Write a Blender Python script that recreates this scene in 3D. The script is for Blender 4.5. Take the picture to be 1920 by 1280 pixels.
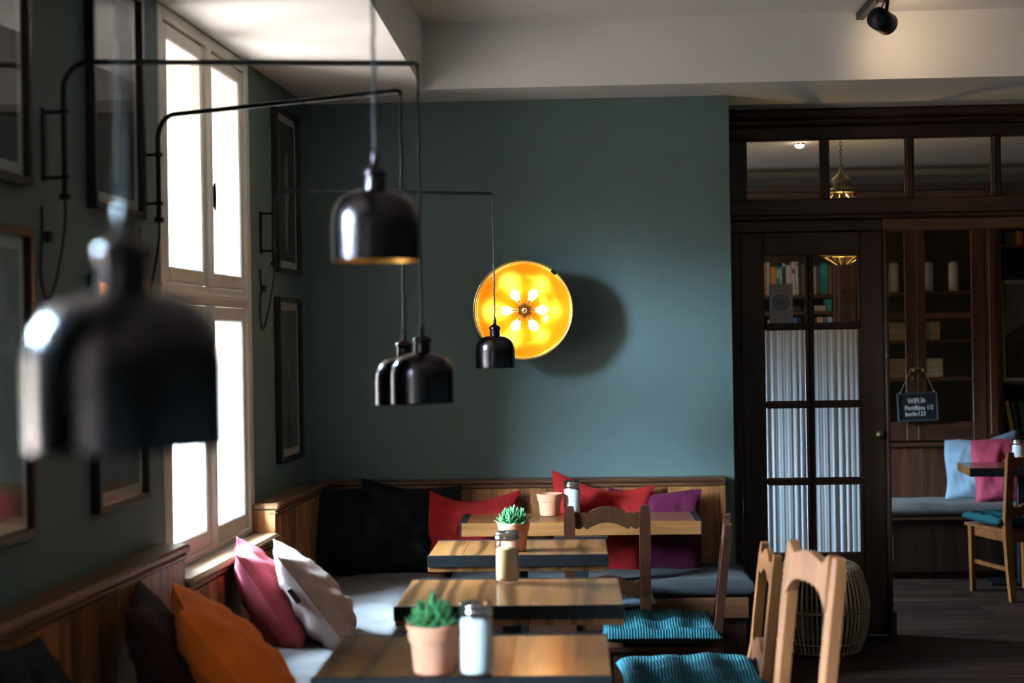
import bpy, bmesh, math, random
from mathutils import Vector, Matrix, Euler

random.seed(7)
for o in list(bpy.data.objects):
    bpy.data.objects.remove(o)
scene = bpy.context.scene
COL = scene.collection

# ------------------------------------------------------------------ camera
F = 2800.0                       # focal length in pixels of the 1920 px wide frame
TH = math.atan(115 / F)          # yaw of the camera against the row of tables
RO = 0.016                       # roll
CAM_H = 1.56
R0 = Vector((math.cos(TH), math.sin(TH), 0))
FW = Vector((-math.sin(TH), math.cos(TH), 0))
UP = Vector((0, 0, 1))
CAM = Vector((0, 0, CAM_H))
right = R0 * math.cos(RO) - UP * math.sin(RO)
up = R0 * math.sin(RO) + UP * math.cos(RO)
cd = bpy.data.cameras.new('camera')
cam = bpy.data.objects.new('camera', cd)
COL.objects.link(cam)
m = Matrix.Identity(4)
for i in range(3):
    m[i][0] = right[i]; m[i][1] = up[i]; m[i][2] = -FW[i]; m[i][3] = CAM[i]
cam.matrix_world = m
cd.sensor_width = 36
cd.lens = F / 1920 * 36
cd.clip_start = 0.05
cd.dof.use_dof = True
cd.dof.focus_distance = 6.9
cd.dof.aperture_fstop = 2.3
scene.camera = cam

# ------------------------------------------------------------------ world: bright sky above the house fronts across a pale street
w = bpy.data.worlds.new('world'); scene.world = w; w.use_nodes = True
nt = w.node_tree; nt.nodes.clear()
geo = nt.nodes.new('ShaderNodeTexCoord'); sep = nt.nodes.new('ShaderNodeSeparateXYZ')
mr = nt.nodes.new('ShaderNodeMapRange'); mr.inputs['From Min'].default_value = -1; mr.inputs['From Max'].default_value = 1
cr = nt.nodes.new('ShaderNodeValToRGB')
SKY, HOUSE, STREET = (240, 345, 435), (11, 9.8, 8.5), (21, 19.2, 18.2)
el = cr.color_ramp.elements
el[0].position = 0.0; el[0].color = (*STREET, 1)
el[1].position = 1.0; el[1].color = (*SKY, 1)
for pos, col in ((0.47, STREET), (0.50, HOUSE), (0.54, HOUSE), (0.60, SKY)):
    e = el.new(pos); e.color = (*col, 1)
bg = nt.nodes.new('ShaderNodeBackground'); bg.inputs[1].default_value = 1.0
ow = nt.nodes.new('ShaderNodeOutputWorld')
nt.links.new(geo.outputs['Generated'], sep.inputs[0]); nt.links.new(sep.outputs['Z'], mr.inputs['Value'])
nt.links.new(mr.outputs[0], cr.inputs[0]); nt.links.new(cr.outputs[0], bg.inputs[0]); nt.links.new(bg.outputs[0], ow.inputs[0])

vs = scene.view_settings
scene.display_settings.display_device = 'sRGB'
vs.view_transform = 'Standard'; vs.look = 'None'; vs.gamma = 1.0; vs.use_curve_mapping = False
vs.exposure = 0.30
cy = scene.cycles
cy.use_denoising = True
cy.caustics_reflective = False; cy.caustics_refractive = False
cy.max_bounces = 10; cy.diffuse_bounces = 6; cy.glossy_bounces = 4; cy.transparent_max_bounces = 16
cy.sample_clamp_indirect = 6.0

# ------------------------------------------------------------------ pixel helpers (directions only; distance comes from the surface touched)
def ray(u, v):
    dx, dy = u - 960, v - 640
    xr = dx * math.cos(RO) - dy * math.sin(RO); yr = dx * math.sin(RO) + dy * math.cos(RO)
    return FW + R0 * (xr / F) - UP * (yr / F)
def at_d(u, v, d): return CAM + ray(u, v) * d
def on_y(u, v, Y): k = ray(u, v); return CAM + k * (Y / k.y)
def on_z(u, v, Z): k = ray(u, v); return CAM + k * ((Z - CAM_H) / k.z)
PHI = math.atan(0.09) - TH       # the window wall is not quite square to the room
LS = Vector((math.sin(PHI), math.cos(PHI), 0)); LN = Vector((math.cos(PHI), -math.sin(PHI), 0))
LO = R0 * -1.649
def LW(n, s, z): return LO + LN * n + LS * s + UP * z

# window-wall portals (they only guide sampling of the daylight)
Z_LOW, Z_HIGH = 2.74, 3.05
WIN = [(5.10, 6.262), (1.70, 2.90), (-1.70, -0.50), (-4.60, -3.40)]  # last two openings are unseen, added to brighten ceiling and soffit
def portal(center, sx, sz, rotz):
    ld = bpy.data.lights.new('daylight_portal', 'AREA'); ld.shape = 'RECTANGLE'; ld.size = sx; ld.size_y = sz
    ld.cycles.is_portal = True
    o = bpy.data.objects.new('daylight_portal', ld); COL.objects.link(o)
    # area lights shine along local -Z ; make local X horizontal along the wall, local Y vertical
    o.matrix_world = Matrix.Translation(center) @ Matrix.Rotation(rotz, 4, 'Z') @ Matrix.Rotation(math.radians(-90), 4, 'Y') @ Matrix.Rotation(math.radians(90), 4, 'Z')
    return o
for a, b in WIN:
    portal(LW(-0.76, (a + b) / 2, 1.68), b - a, 1.86, -PHI)
portal(Vector((-1.62, 8.95, 1.6)), .5, .9, 0)

# ------------------------------------------------------------------ materials
MATS = {}
def new_mat(name):
    mt = bpy.data.materials.new(name); mt.use_nodes = True
    b = mt.node_tree.nodes['Principled BSDF']
    MATS[name] = mt
    return mt, mt.node_tree, b
def nd(nt, t, **kw):
    n = nt.nodes.new(t)
    for k, v in kw.items(): setattr(n, k, v)
    return n
def plain(name, col, rough=0.6, metal=0.0, noise=0.0, nscale=20, bump=0.0, bscale=200, coat=0.0, spec=0.5, sheen=0.0):
    mt, nt, b = new_mat(name)
    b.inputs['Base Color'].default_value = (*col, 1); b.inputs['Roughness'].default_value = rough; b.inputs['Metallic'].default_value = metal
    b.inputs['Coat Weight'].default_value = coat; b.inputs['Specular IOR Level'].default_value = spec
    b.inputs['Sheen Weight'].default_value = sheen
    if noise or bump:
        tc = nd(nt, 'ShaderNodeTexCoord')
    if noise:
        n = nd(nt, 'ShaderNodeTexNoise'); n.inputs['Scale'].default_value = nscale; n.inputs['Detail'].default_value = 6
        nt.links.new(tc.outputs['Object'], n.inputs['Vector'])
        r = nd(nt, 'ShaderNodeMapRange'); r.inputs['From Min'].default_value = .3; r.inputs['From Max'].default_value = .7
        r.inputs['To Min'].default_value = 1 - noise; r.inputs['To Max'].default_value = 1 + noise
        nt.links.new(n.outputs['Fac'], r.inputs['Value'])
        x = nd(nt, 'ShaderNodeMix', data_type='RGBA', blend_type='MULTIPLY'); x.inputs[0].default_value = 1
        x.inputs[6].default_value = (*col, 1); nt.links.new(r.outputs[0], x.inputs[7]); nt.links.new(x.outputs[2], b.inputs['Base Color'])
    if bump:
        n2 = nd(nt, 'ShaderNodeTexNoise'); n2.inputs['Scale'].default_value = bscale; n2.inputs['Detail'].default_value = 4
        nt.links.new(tc.outputs['Object'], n2.inputs['Vector'])
        bp = nd(nt, 'ShaderNodeBump'); bp.inputs['Strength'].default_value = bump; bp.inputs['Distance'].default_value = 0.003
        nt.links.new(n2.outputs['Fac'], bp.inputs['Height']); nt.links.new(bp.outputs[0], b.inputs['Normal'])
    return mt
def wood(name, dark, light, rough=0.45, axis='z', scale=1.0, vary=0.35, coat=0.0, figure=0.0, spec=0.4):
    """grain runs along the given local axis; every piece gets its own figure and tone"""
    mt, nt, b = new_mat(name)
    tc = nd(nt, 'ShaderNodeTexCoord'); oi = nd(nt, 'ShaderNodeObjectInfo')
    mp = nd(nt, 'ShaderNodeMapping')
    sc = {'x': (1.2, 14, 14), 'y': (14, 1.2, 14), 'z': (14, 14, 1.2)}[axis]
    mp.inputs['Scale'].default_value = [c * scale for c in sc]
    mul = nd(nt, 'ShaderNodeVectorMath', operation='SCALE'); mul.inputs[0].default_value = (17, 31, 23)
    nt.links.new(oi.outputs['Random'], mul.inputs['Scale'])
    add = nd(nt, 'ShaderNodeVectorMath', operation='ADD')
    nt.links.new(tc.outputs['Object'], mp.inputs['Vector'])
    nt.links.new(mp.outputs[0], add.inputs[0]); nt.links.new(mul.outputs[0], add.inputs[1])
    n1 = nd(nt, 'ShaderNodeTexNoise'); n1.inputs['Scale'].default_value = 1.0; n1.inputs['Detail'].default_value = 3; n1.inputs['Distortion'].default_value = 0.8
    n2 = nd(nt, 'ShaderNodeTexNoise'); n2.inputs['Scale'].default_value = 5.0; n2.inputs['Detail'].default_value = 5
    nt.links.new(add.outputs[0], n1.inputs['Vector']); nt.links.new(add.outputs[0], n2.inputs['Vector'])
    mxn = nd(nt, 'ShaderNodeMath', operation='MULTIPLY_ADD'); mxn.inputs[1].default_value = 0.35
    nt.links.new(n2.outputs['Fac'], mxn.inputs[0])
    m2 = nd(nt, 'ShaderNodeMath', operation='MULTIPLY'); m2.inputs[1].default_value = 0.75
    nt.links.new(n1.outputs['Fac'], m2.inputs[0]); nt.links.new(m2.outputs[0], mxn.inputs[2])
    cr = nd(nt, 'ShaderNodeValToRGB')
    cr.color_ramp.elements[0].position = 0.38; cr.color_ramp.elements[0].color = (*dark, 1)
    cr.color_ramp.elements[1].position = 0.72; cr.color_ramp.elements[1].color = (*light, 1)
    nt.links.new(mxn.outputs[0], cr.inputs[0])
    src = cr.outputs[0]
    if figure:
        wv = nd(nt, 'ShaderNodeTexWave'); wv.inputs['Scale'].default_value = figure; wv.inputs['Distortion'].default_value = 5; wv.inputs['Detail'].default_value = 2
        wv.inputs['Detail Scale'].default_value = 1.5
        mp2 = nd(nt, 'ShaderNodeMapping'); mp2.inputs['Scale'].default_value = {'x': (.3, 1, 1), 'y': (1, .3, 1), 'z': (1, 1, .3)}[axis]
        ad2 = nd(nt, 'ShaderNodeVectorMath', operation='ADD')
        nt.links.new(tc.outputs['Object'], mp2.inputs[0]); nt.links.new(mp2.outputs[0], ad2.inputs[0]); nt.links.new(mul.outputs[0], ad2.inputs[1]); nt.links.new(ad2.outputs[0], wv.inputs['Vector'])
        rr = nd(nt, 'ShaderNodeMapRange'); rr.inputs['From Min'].default_value = 0.0; rr.inputs['From Max'].default_value = 0.35; rr.inputs['To Min'].default_value = 0.4; rr.inputs['To Max'].default_value = 1.0
        nt.links.new(wv.outputs['Fac'], rr.inputs['Value'])
        mm = nd(nt, 'ShaderNodeMix', data_type='RGBA', blend_type='MULTIPLY'); mm.inputs[0].default_value = 1
        nt.links.new(src, mm.inputs[6]); nt.links.new(rr.outputs[0], mm.inputs[7]); src = mm.outputs[2]
    hsv = nd(nt, 'ShaderNodeHueSaturation')
    vr = nd(nt, 'ShaderNodeMapRange'); vr.inputs['To Min'].default_value = 1 - vary; vr.inputs['To Max'].default_value = 1 + vary
    nt.links.new(oi.outputs['Random'], vr.inputs['Value']); nt.links.new(vr.outputs[0], hsv.inputs['Value']); nt.links.new(src, hsv.inputs['Color'])
    nt.links.new(hsv.outputs[0], b.inputs['Base Color'])
    b.inputs['Roughness'].default_value = rough; b.inputs['Coat Weight'].default_value = coat; b.inputs['Coat Roughness'].default_value = 0.18; b.inputs['Specular IOR Level'].default_value = spec
    bp = nd(nt, 'ShaderNodeBump'); bp.inputs['Strength'].default_value = 0.15; bp.inputs['Distance'].default_value = 0.002
    nt.links.new(n2.outputs['Fac'], bp.inputs['Height']); nt.links.new(bp.outputs[0], b.inputs['Normal'])
    return mt
def thin_glass(name, tint=(1, 1, 1), refl=0.06, rough=0.02, grazing=0.5):
    mt = bpy.data.materials.new(name); mt.use_nodes = True; MATS[name] = mt
    nt = mt.node_tree; nt.nodes.clear()
    tr = nd(nt, 'ShaderNodeBsdfTransparent'); tr.inputs[0].default_value = (*tint, 1)
    gl = nd(nt, 'ShaderNodeBsdfGlossy'); gl.inputs['Roughness'].default_value = rough
    lw = nd(nt, 'ShaderNodeLayerWeight'); lw.inputs[0].default_value = 0.15
    mr = nd(nt, 'ShaderNodeMapRange'); mr.inputs['To Min'].default_value = refl; mr.inputs['To Max'].default_value = grazing
    mx = nd(nt, 'ShaderNodeMixShader'); out = nd(nt, 'ShaderNodeOutputMaterial')
    nt.links.new(lw.outputs['Facing'], mr.inputs['Value']); nt.links.new(mr.outputs[0], mx.inputs[0])
    nt.links.new(tr.outputs[0], mx.inputs[1]); nt.links.new(gl.outputs[0], mx.inputs[2]); nt.links.new(mx.outputs[0], out.inputs[0])
    return mt
def emitter(name, col, strength):
    mt, nt, b = new_mat(name)
    b.inputs['Base Color'].default_value = (*col, 1)
    b.inputs['Emission Color'].default_value = (*col, 1); b.inputs['Emission Strength'].default_value = strength
    return mt
def corduroy(name, col):
    mt, nt, b = new_mat(name)
    tc = nd(nt, 'ShaderNodeTexCoord')
    wv = nd(nt, 'ShaderNodeTexWave', wave_type='BANDS', bands_direction='Y'); wv.inputs['Scale'].default_value = 30
    wv.inputs['Distortion'].default_value = 0.6; wv.inputs['Detail'].default_value = 1
    nt.links.new(tc.outputs['Object'], wv.inputs['Vector'])
    cr = nd(nt, 'ShaderNodeValToRGB')
    cr.color_ramp.elements[0].color = (*[c * 0.55 for c in col], 1); cr.color_ramp.elements[1].color = (*col, 1)
    nt.links.new(wv.outputs['Fac'], cr.inputs[0]); nt.links.new(cr.outputs[0], b.inputs['Base Color'])
    bp = nd(nt, 'ShaderNodeBump'); bp.inputs['Strength'].default_value = 0.8; bp.inputs['Distance'].default_value = 0.004
    nt.links.new(wv.outputs['Fac'], bp.inputs['Height']); nt.links.new(bp.outputs[0], b.inputs['Normal'])
    b.inputs['Roughness'].default_value = 0.9; b.inputs['Specular IOR Level'].default_value = 0.15
    return mt
def fabric(name, col, weave=420, var=0.12):
    return plain(name, col, rough=0.95, noise=var, nscale=9, bump=0.35, bscale=weave, spec=0.15, sheen=0.04)

plain('wall_green', (0.105, 0.155, 0.145), rough=0.72, noise=0.05, nscale=3, bump=0.12, bscale=60)
plain('wall_white', (0.74, 0.715, 0.69), rough=0.9, noise=0.03, nscale=4, bump=0.08, bscale=50)
plain('frame_white', (0.70, 0.64, 0.56), rough=0.45, noise=0.05, nscale=8)
plain('plaster_grey', (0.66, 0.69, 0.74), rough=0.9)
wood('panel_wood', (0.12, 0.040, 0.012), (0.43, 0.175, 0.058), rough=0.4, axis='z', vary=0.4)
wood('rail_wood', (0.07, 0.03, 0.013), (0.19, 0.085, 0.035), rough=0.38, axis='y', vary=0.1)
wood('rail_wood_x', (0.05, 0.02, 0.010), (0.15, 0.06, 0.025), rough=0.38, axis='x', vary=0.1)
wood('sill_wood', (0.20, 0.12, 0.06), (0.40, 0.27, 0.15), rough=0.35, axis='y', vary=0.1)
wood('table_wood_y', (0.125, 0.043, 0.010), (0.25, 0.103, 0.030), rough=0.3, axis='y', vary=0.22, coat=0.7, figure=3.0)
wood('table_wood_x', (0.135, 0.048, 0.013), (0.27, 0.11, 0.034), rough=0.3, axis='x', vary=0.3, coat=0.7)
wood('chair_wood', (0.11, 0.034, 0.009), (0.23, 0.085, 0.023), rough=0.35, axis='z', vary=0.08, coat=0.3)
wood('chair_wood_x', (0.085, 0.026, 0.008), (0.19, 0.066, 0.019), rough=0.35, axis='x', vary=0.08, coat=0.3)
wood('shaded_chair_wood', (0.026, 0.0065, 0.002), (0.058, 0.017, 0.0045), rough=0.5, axis='z', vary=0.08, coat=0.05, spec=0.25)  # chair wood with the shade of unlit backs put into its colour
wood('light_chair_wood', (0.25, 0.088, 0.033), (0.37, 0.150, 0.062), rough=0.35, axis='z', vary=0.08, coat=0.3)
wood('dark_wood', (0.013, 0.005, 0.003), (0.040, 0.016, 0.009), rough=0.4, axis='z', vary=0.2)
wood('dark_wood_x', (0.020, 0.008, 0.005), (0.062, 0.025, 0.013), rough=0.4, axis='x', vary=0.2)
wood('cabinet_wood', (0.05, 0.018, 0.010), (0.13, 0.05, 0.026), rough=0.4, axis='z', vary=0.2)
wood('cabinet_wood_x', (0.05, 0.018, 0.010), (0.13, 0.05, 0.026), rough=0.4, axis='x', vary=0.2)
wood('floor_wood', (0.018, 0.009, 0.007), (0.045, 0.022, 0.016), rough=0.6, axis='x', vary=0.35, spec=0.15)
wood('crate_wood', (0.34, 0.22, 0.11), (0.55, 0.40, 0.23), rough=0.7, axis='x', vary=0.15)
wood('rattan', (0.20, 0.13, 0.08), (0.40, 0.29, 0.19), rough=0.5, axis='z', vary=0.25)
plain('black_steel', (0.018, 0.019, 0.022), rough=0.42, metal=0.7, noise=0.2, nscale=30)
plain('edge_steel', (0.010, 0.010, 0.011), rough=0.65, spec=0.15, metal=0.0, noise=0.3, nscale=40)
plain('lamp_bronze', (0.052, 0.045, 0.050), rough=0.22, metal=1.0, noise=0.15, nscale=25)
plain('black_cord', (0.012, 0.012, 0.013), rough=0.7)
plain('gold_lining', (0.85, 0.50, 0.12), rough=0.35, metal=1.0)
plain('brass', (0.55, 0.38, 0.14), rough=0.3, metal=1.0)
plain('dark_brass', (0.10, 0.045, 0.008), rough=0.5, metal=0.6)
plain('dull_brass', (0.30, 0.22, 0.11), rough=0.38, metal=1.0)
plain('chrome', (0.75, 0.75, 0.76), rough=0.18, metal=1.0)
plain('terracotta', (0.66, 0.265, 0.15), rough=0.8, noise=0.12, nscale=14, bump=0.2, bscale=150)
plain('soil', (0.03, 0.02, 0.015), rough=1, noise=0.4, nscale=80)
plain('sugar_white', (0.85, 0.85, 0.84), rough=0.9, bump=0.3, bscale=600)
plain('sugar_brown', (0.66, 0.40, 0.15), rough=0.9, bump=0.3, bscale=600)
plain('leaf_green', (0.05, 0.22, 0.07), rough=0.4, noise=0.25, nscale=40)
plain('leaf_tip', (0.07, 0.17, 0.055), rough=0.4, noise=0.3, nscale=40)
plain('candle_wax', (0.62, 0.58, 0.50), rough=0.4)
plain('paper_white', (0.62, 0.58, 0.52), rough=0.9)
plain('card_grey', (0.36, 0.33, 0.33), rough=0.9)
plain('card_ink', (0.17, 0.17, 0.19), rough=0.9)
plain('chalkboard', (0.012, 0.013, 0.015), rough=0.6, noise=0.3, nscale=20)
plain('sign_frame', (0.035, 0.05, 0.07), rough=0.5)
plain('chalk', (0.93, 0.95, 0.97), rough=0.9)
plain('string', (0.42, 0.27, 0.13), rough=0.9)
plain('frame_black', (0.012, 0.011, 0.011), rough=0.35)
plain('frame_silver', (0.30, 0.29, 0.28), rough=0.4, metal=0.3)
fabric('seat_grey', (0.145, 0.135, 0.13), weave=160, var=0.2)
fabric('seat_shaded', (0.030, 0.030, 0.033), weave=160, var=0.2)  # seat fabric darkened to stand in for shade on the rear bench
fabric('pillow_black', (0.007, 0.008, 0.010))
fabric('pillow_red', (0.30, 0.012, 0.012))
fabric('pillow_purple', (0.085, 0.008, 0.032))
fabric('pillow_pink', (0.48, 0.085, 0.12))
fabric('pillow_taupe', (0.42, 0.30, 0.27))
fabric('pillow_orange', (0.75, 0.155, 0.018))
fabric('pillow_maroon', (0.026, 0.005, 0.005))
fabric('pillow_blue', (0.22, 0.30, 0.38))
fabric('pillow_rose', (0.42, 0.055, 0.10))
corduroy('cord_teal', (0.012, 0.082, 0.10))
corduroy('cord_pale', (0.30, 0.40, 0.55))
thin_glass('pane_glass', refl=0.03, grazing=0.35)
thin_glass('picture_glass', refl=0.035, grazing=0.5)
thin_glass('jar_glass', tint=(0.93, 0.96, 0.97), refl=0.07, grazing=0.9)
thin_glass('lantern_glass', tint=(1.0, 0.85, 0.55), refl=0.1, grazing=0.7)
mt, nt, b = new_mat('curtain_cloth')
b.inputs['Base Color'].default_value = (0.72, 0.68, 0.66, 1); b.inputs['Roughness'].default_value = 1
tl = nd(nt, 'ShaderNodeBsdfTranslucent'); tl.inputs[0].default_value = (0.75, 0.78, 0.82, 1)
mxs = nd(nt, 'ShaderNodeMixShader'); mxs.inputs[0].default_value = 0.40
nt.links.new(b.outputs[0], mxs.inputs[1]); nt.links.new(tl.outputs[0], mxs.inputs[2]); nt.links.new(mxs.outputs[0], nt.nodes['Material Output'].inputs[0])
# polished golden lamp dish
mt, nt, b = new_mat('dish_gold')
b.inputs['Base Color'].default_value = (1.0, 0.365, 0.008, 1); b.inputs['Metallic'].default_value = 0.55; b.inputs['Roughness'].default_value = 0.2
emitter('bulb_glow', (1.0, 0.80, 0.45), 17)
emitter('spot_glow', (1.0, 0.85, 0.6), 25)
emitter('lantern_glow', (1.0, 0.78, 0.45), 150)

# ------------------------------------------------------------------ mesh helpers
class MB:
    def __init__(s): s.v = []; s.f = []; s.sm = []
    def add(s, vs, fs, smooth=False):
        k = len(s.v); s.v += [tuple(v) for v in vs]
        s.f += [tuple(i + k for i in f) for f in fs]; s.sm += [smooth] * len(fs)
        return s
    def box(s, x0, x1, y0, y1, z0, z1, b=0.0):
        if x0 > x1: x0, x1 = x1, x0
        if y0 > y1: y0, y1 = y1, y0
        if z0 > z1: z0, z1 = z1, z0
        if b <= 0:
            vs = [(x, y, z) for z in (z0, z1) for y in (y0, y1) for x in (x0, x1)]
            return s.add(vs, [(0, 2, 3, 1), (4, 5, 7, 6), (0, 1, 5, 4), (2, 6, 7, 3), (0, 4, 6, 2), (1, 3, 7, 5)])
        b = min(b, (x1 - x0) * .45, (y1 - y0) * .45, (z1 - z0) * .45)
        lo = (x0, y0, z0); hi = (x1, y1, z1); vs = []; idx = {}
        for sx in (0, 1):
            for sy in (0, 1):
                for sz in (0, 1):
                    c = [hi[i] if q else lo[i] for i, q in enumerate((sx, sy, sz))]
                    ins = [(-b if q else b) for q in (sx, sy, sz)]
                    for ax in range(3):
                        p = [c[i] + (0 if i == ax else ins[i]) for i in range(3)]
                        idx[(sx, sy, sz, ax)] = len(vs); vs.append(p)
        fs = []
        for ax in range(3):
            o1, o2 = [(1, 2), (2, 0), (0, 1)][ax]
            for q in (0, 1):
                ring = []
                for a, c in ((0, 0), (1, 0), (1, 1), (0, 1)):
                    t = [0, 0, 0]; t[ax] = q; t[o1] = a; t[o2] = c
                    ring.append(idx[(*t, ax)])
                fs.append(tuple(ring if q else ring[::-1]))
        for ax in range(3):
            o1, o2 = [(1, 2), (2, 0), (0, 1)][ax]
            for a in (0, 1):
                for c in (0, 1):
                    t0 = [0, 0, 0]; t0[o1] = a; t0[o2] = c; t1 = list(t0); t1[ax] = 1
                    q = [idx[(*t0, o1)], idx[(*t1, o1)], idx[(*t1, o2)], idx[(*t0, o2)]]
                    fs.append(tuple(q if (a == c) else q[::-1]))
        for sx in (0, 1):
            for sy in (0, 1):
                for sz in (0, 1):
                    t = [idx[(sx, sy, sz, ax)] for ax in range(3)]
                    fs.append(tuple(t if (sx + sy + sz) % 2 else t[::-1]))
        return s.add(vs, fs)
    def lathe(s, prof, seg=32, M=None, cap0=False, cap1=False, smooth=True):
        M = M or Matrix.Identity(4); vs = []; fs = []
        for r, z in prof:
            for i in range(seg):
                a = 2 * math.pi * i / seg
                vs.append(M @ Vector((r * math.cos(a), r * math.sin(a), z)))
        for j in range(len(prof) - 1):
            for i in range(seg):
                k = (i + 1) % seg
                fs.append((j * seg + i, j * seg + k, (j + 1) * seg + k, (j + 1) * seg + i))
        s.add(vs, fs, smooth)
        if cap0: s.add(vs[:seg], [tuple(range(seg))[::-1]])
        if cap1: s.add(vs[-seg:], [tuple(range(seg))])
        return s
    def tube(s, pts, r, seg=8, closed=False, caps=True):
        pts = [Vector(p) for p in pts]; n = len(pts); rs = r if isinstance(r, (list, tuple)) else [r] * n
        vs = []; fs = []; prev = None
        for i, p in enumerate(pts):
            a = pts[(i - 1) % n] if (i > 0 or closed) else p
            c = pts[(i + 1) % n] if (i < n - 1 or closed) else p
            t = (c - a).normalized()
            if prev is None:
                ref = Vector((0, 0, 1)) if abs(t.z) < .9 else Vector((1, 0, 0))
                u = t.cross(ref).normalized()
            else:
                u = (prev - t * prev.dot(t)).normalized()
            prev = u; q = t.cross(u)
            for k in range(seg):
                an = 2 * math.pi * k / seg
                vs.append(p + (u * math.cos(an) + q * math.sin(an)) * rs[i])
        for i in range(n if closed else n - 1):
            j = (i + 1) % n
            for k in range(seg):
                l = (k + 1) % seg
                fs.append((i * seg + k, i * seg + l, j * seg + l, j * seg + k))
        s.add(vs, fs, True)
        if caps and not closed:
            s.add(vs[:seg], [tuple(range(seg))[::-1]]); s.add(vs[-seg:], [tuple(range(seg))])
        return s
    def sphere(s, c, r, seg=16, rings=10, sc=(1, 1, 1)):
        prof = [(max(1e-4, r * math.sin(math.pi * i / rings)), -r * math.cos(math.pi * i / rings)) for i in range(rings + 1)]
        return s.lathe(prof, seg, Matrix.Translation(c) @ Matrix.Diagonal((*sc, 1)))
    def prism(s, outline, y0, y1):
        """outline of (x, z) points extruded along y"""
        n = len(outline)
        vs = [(x, y0, z) for x, z in outline] + [(x, y1, z) for x, z in outline]
        fs = [tuple(range(n)), tuple(range(n, 2 * n))[::-1]] + [(i + n, (i + 1) % n + n, (i + 1) % n, i) for i in range(n)]
        return s.add(vs, fs)
    def strip(s, top, bot, y0, y1):
        """solid between two matching (x, z) polylines, thickness y0..y1 (quads only)"""
        n = len(top); vs = []
        for y in (y0, y1):
            vs += [(x, y, z) for x, z in top] + [(x, y, z) for x, z in bot]
        fs = []
        for i in range(n - 1):
            fs += [(n + i, n + i + 1, i + 1, i), (2 * n + i, 2 * n + i + 1, 3 * n + i + 1, 3 * n + i),
                   (i, i + 1, 2 * n + i + 1, 2 * n + i), (n + i + 1, n + i, 3 * n + i, 3 * n + i + 1)]
        fs += [(0, 2 * n, 3 * n, n), (n - 1, 2 * n - 1, 4 * n - 1, 3 * n - 1)]
        return s.add(vs, fs)
    def xform(s, M):
        s.v = [tuple(M @ Vector(v)) for v in s.v]; return s
    def mesh(s, name, mat):
        me = bpy.data.meshes.new(name); me.from_pydata(s.v, [], s.f)
        me.polygons.foreach_set('use_smooth', s.sm)
        if mat: me.materials.append(MATS[mat])
        me.update(); return me
    def build(s, name, mat, parent=None, loc=None, rot=None, fix=True):
        me = s.mesh(name, mat)
        if fix:
            bm = bmesh.new(); bm.from_mesh(me); bmesh.ops.recalc_face_normals(bm, faces=bm.faces); bm.to_mesh(me); bm.free()
        return link(name, me, parent, loc, rot)
def link(name, data, parent=None, loc=None, rot=None):
    o = bpy.data.objects.new(name, data); COL.objects.link(o)
    if parent is not None: o.parent = parent
    if loc is not None: o.location = loc
    if rot is not None: o.rotation_euler = rot
    return o
def thing(name, label, cat, loc=(0, 0, 0), rz=0, group=None, rot=None):
    o = link(name, None, None, loc, rot or (0, 0, rz))
    o.empty_display_size = 0.1
    return tag(o, label, cat, group)
def tag(o, label, cat, group=None, kind=None):
    o['label'] = label; o['category'] = cat
    if group: o['group'] = group
    if kind: o['kind'] = kind
    return o
def struct(o, label, cat='wall'):
    o['kind'] = 'structure'; o['label'] = label; o['category'] = cat; return o
def arc(c, r, a0, a1, n, f):
    return [f(c[0] + r * math.cos(a0 + (a1 - a0) * i / n), c[1] + r * math.sin(a0 + (a1 - a0) * i / n)) for i in range(n + 1)]
def bez(p0, p1, p2, p3, n=12):
    P = [Vector(p) for p in (p0, p1, p2, p3)]
    return [P[0] * (1 - t) ** 3 + P[1] * 3 * t * (1 - t) ** 2 + P[2] * 3 * t * t * (1 - t) + P[3] * t ** 3 for t in [i / n for i in range(n + 1)]]
def smooth_path(pts, n=6):
    """Catmull-Rom through the points"""
    P = [Vector(p) for p in pts]; P = [P[0] * 2 - P[1]] + P + [P[-1] * 2 - P[-2]]; out = []
    for i in range(1, len(P) - 2):
        for k in range(n):
            t = k / n
            out.append(0.5 * ((2 * P[i]) + (P[i + 1] - P[i - 1]) * t + (2 * P[i - 1] - 5 * P[i] + 4 * P[i + 1] - P[i + 2]) * t * t + (3 * P[i] - P[i - 1] - 3 * P[i + 1] + P[i + 2]) * t ** 3))
    out.append(P[-2]); return out
R = math.radians
#@@STRUCTURE
# ================================================================== STRUCTURE
YB = 7.30          # back wall face
YP = 7.82          # timber partition plane
XW = 0.772         # free end of the back wall
YS, XS = 6.94, -0.68   # edges of the lowered ceiling
YC = 10.03         # bookcase front in the back room
LROT = (0, 0, -PHI)
# floor boards
fl = MB().box(-2.6, 6.6, -6.1, 10.5, -0.12, -0.022).build('floor', 'dark_wood'); struct(fl, 'dark brown wooden plank floor', 'floor')
pm = MB().box(0, 4.0, 0.0015, 0.1385, -0.022, 0, 0.002).mesh('plank', 'floor_wood')
for i in range(116):
    y = -6.0 + i * 0.14
    off = random.uniform(0, 1.4)
    for k in range(2):
        x0 = -1.65 + k * 4.002 - off * 0.3 + 0.2
        link('plank', pm, fl, (x0, y, 0))
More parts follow.
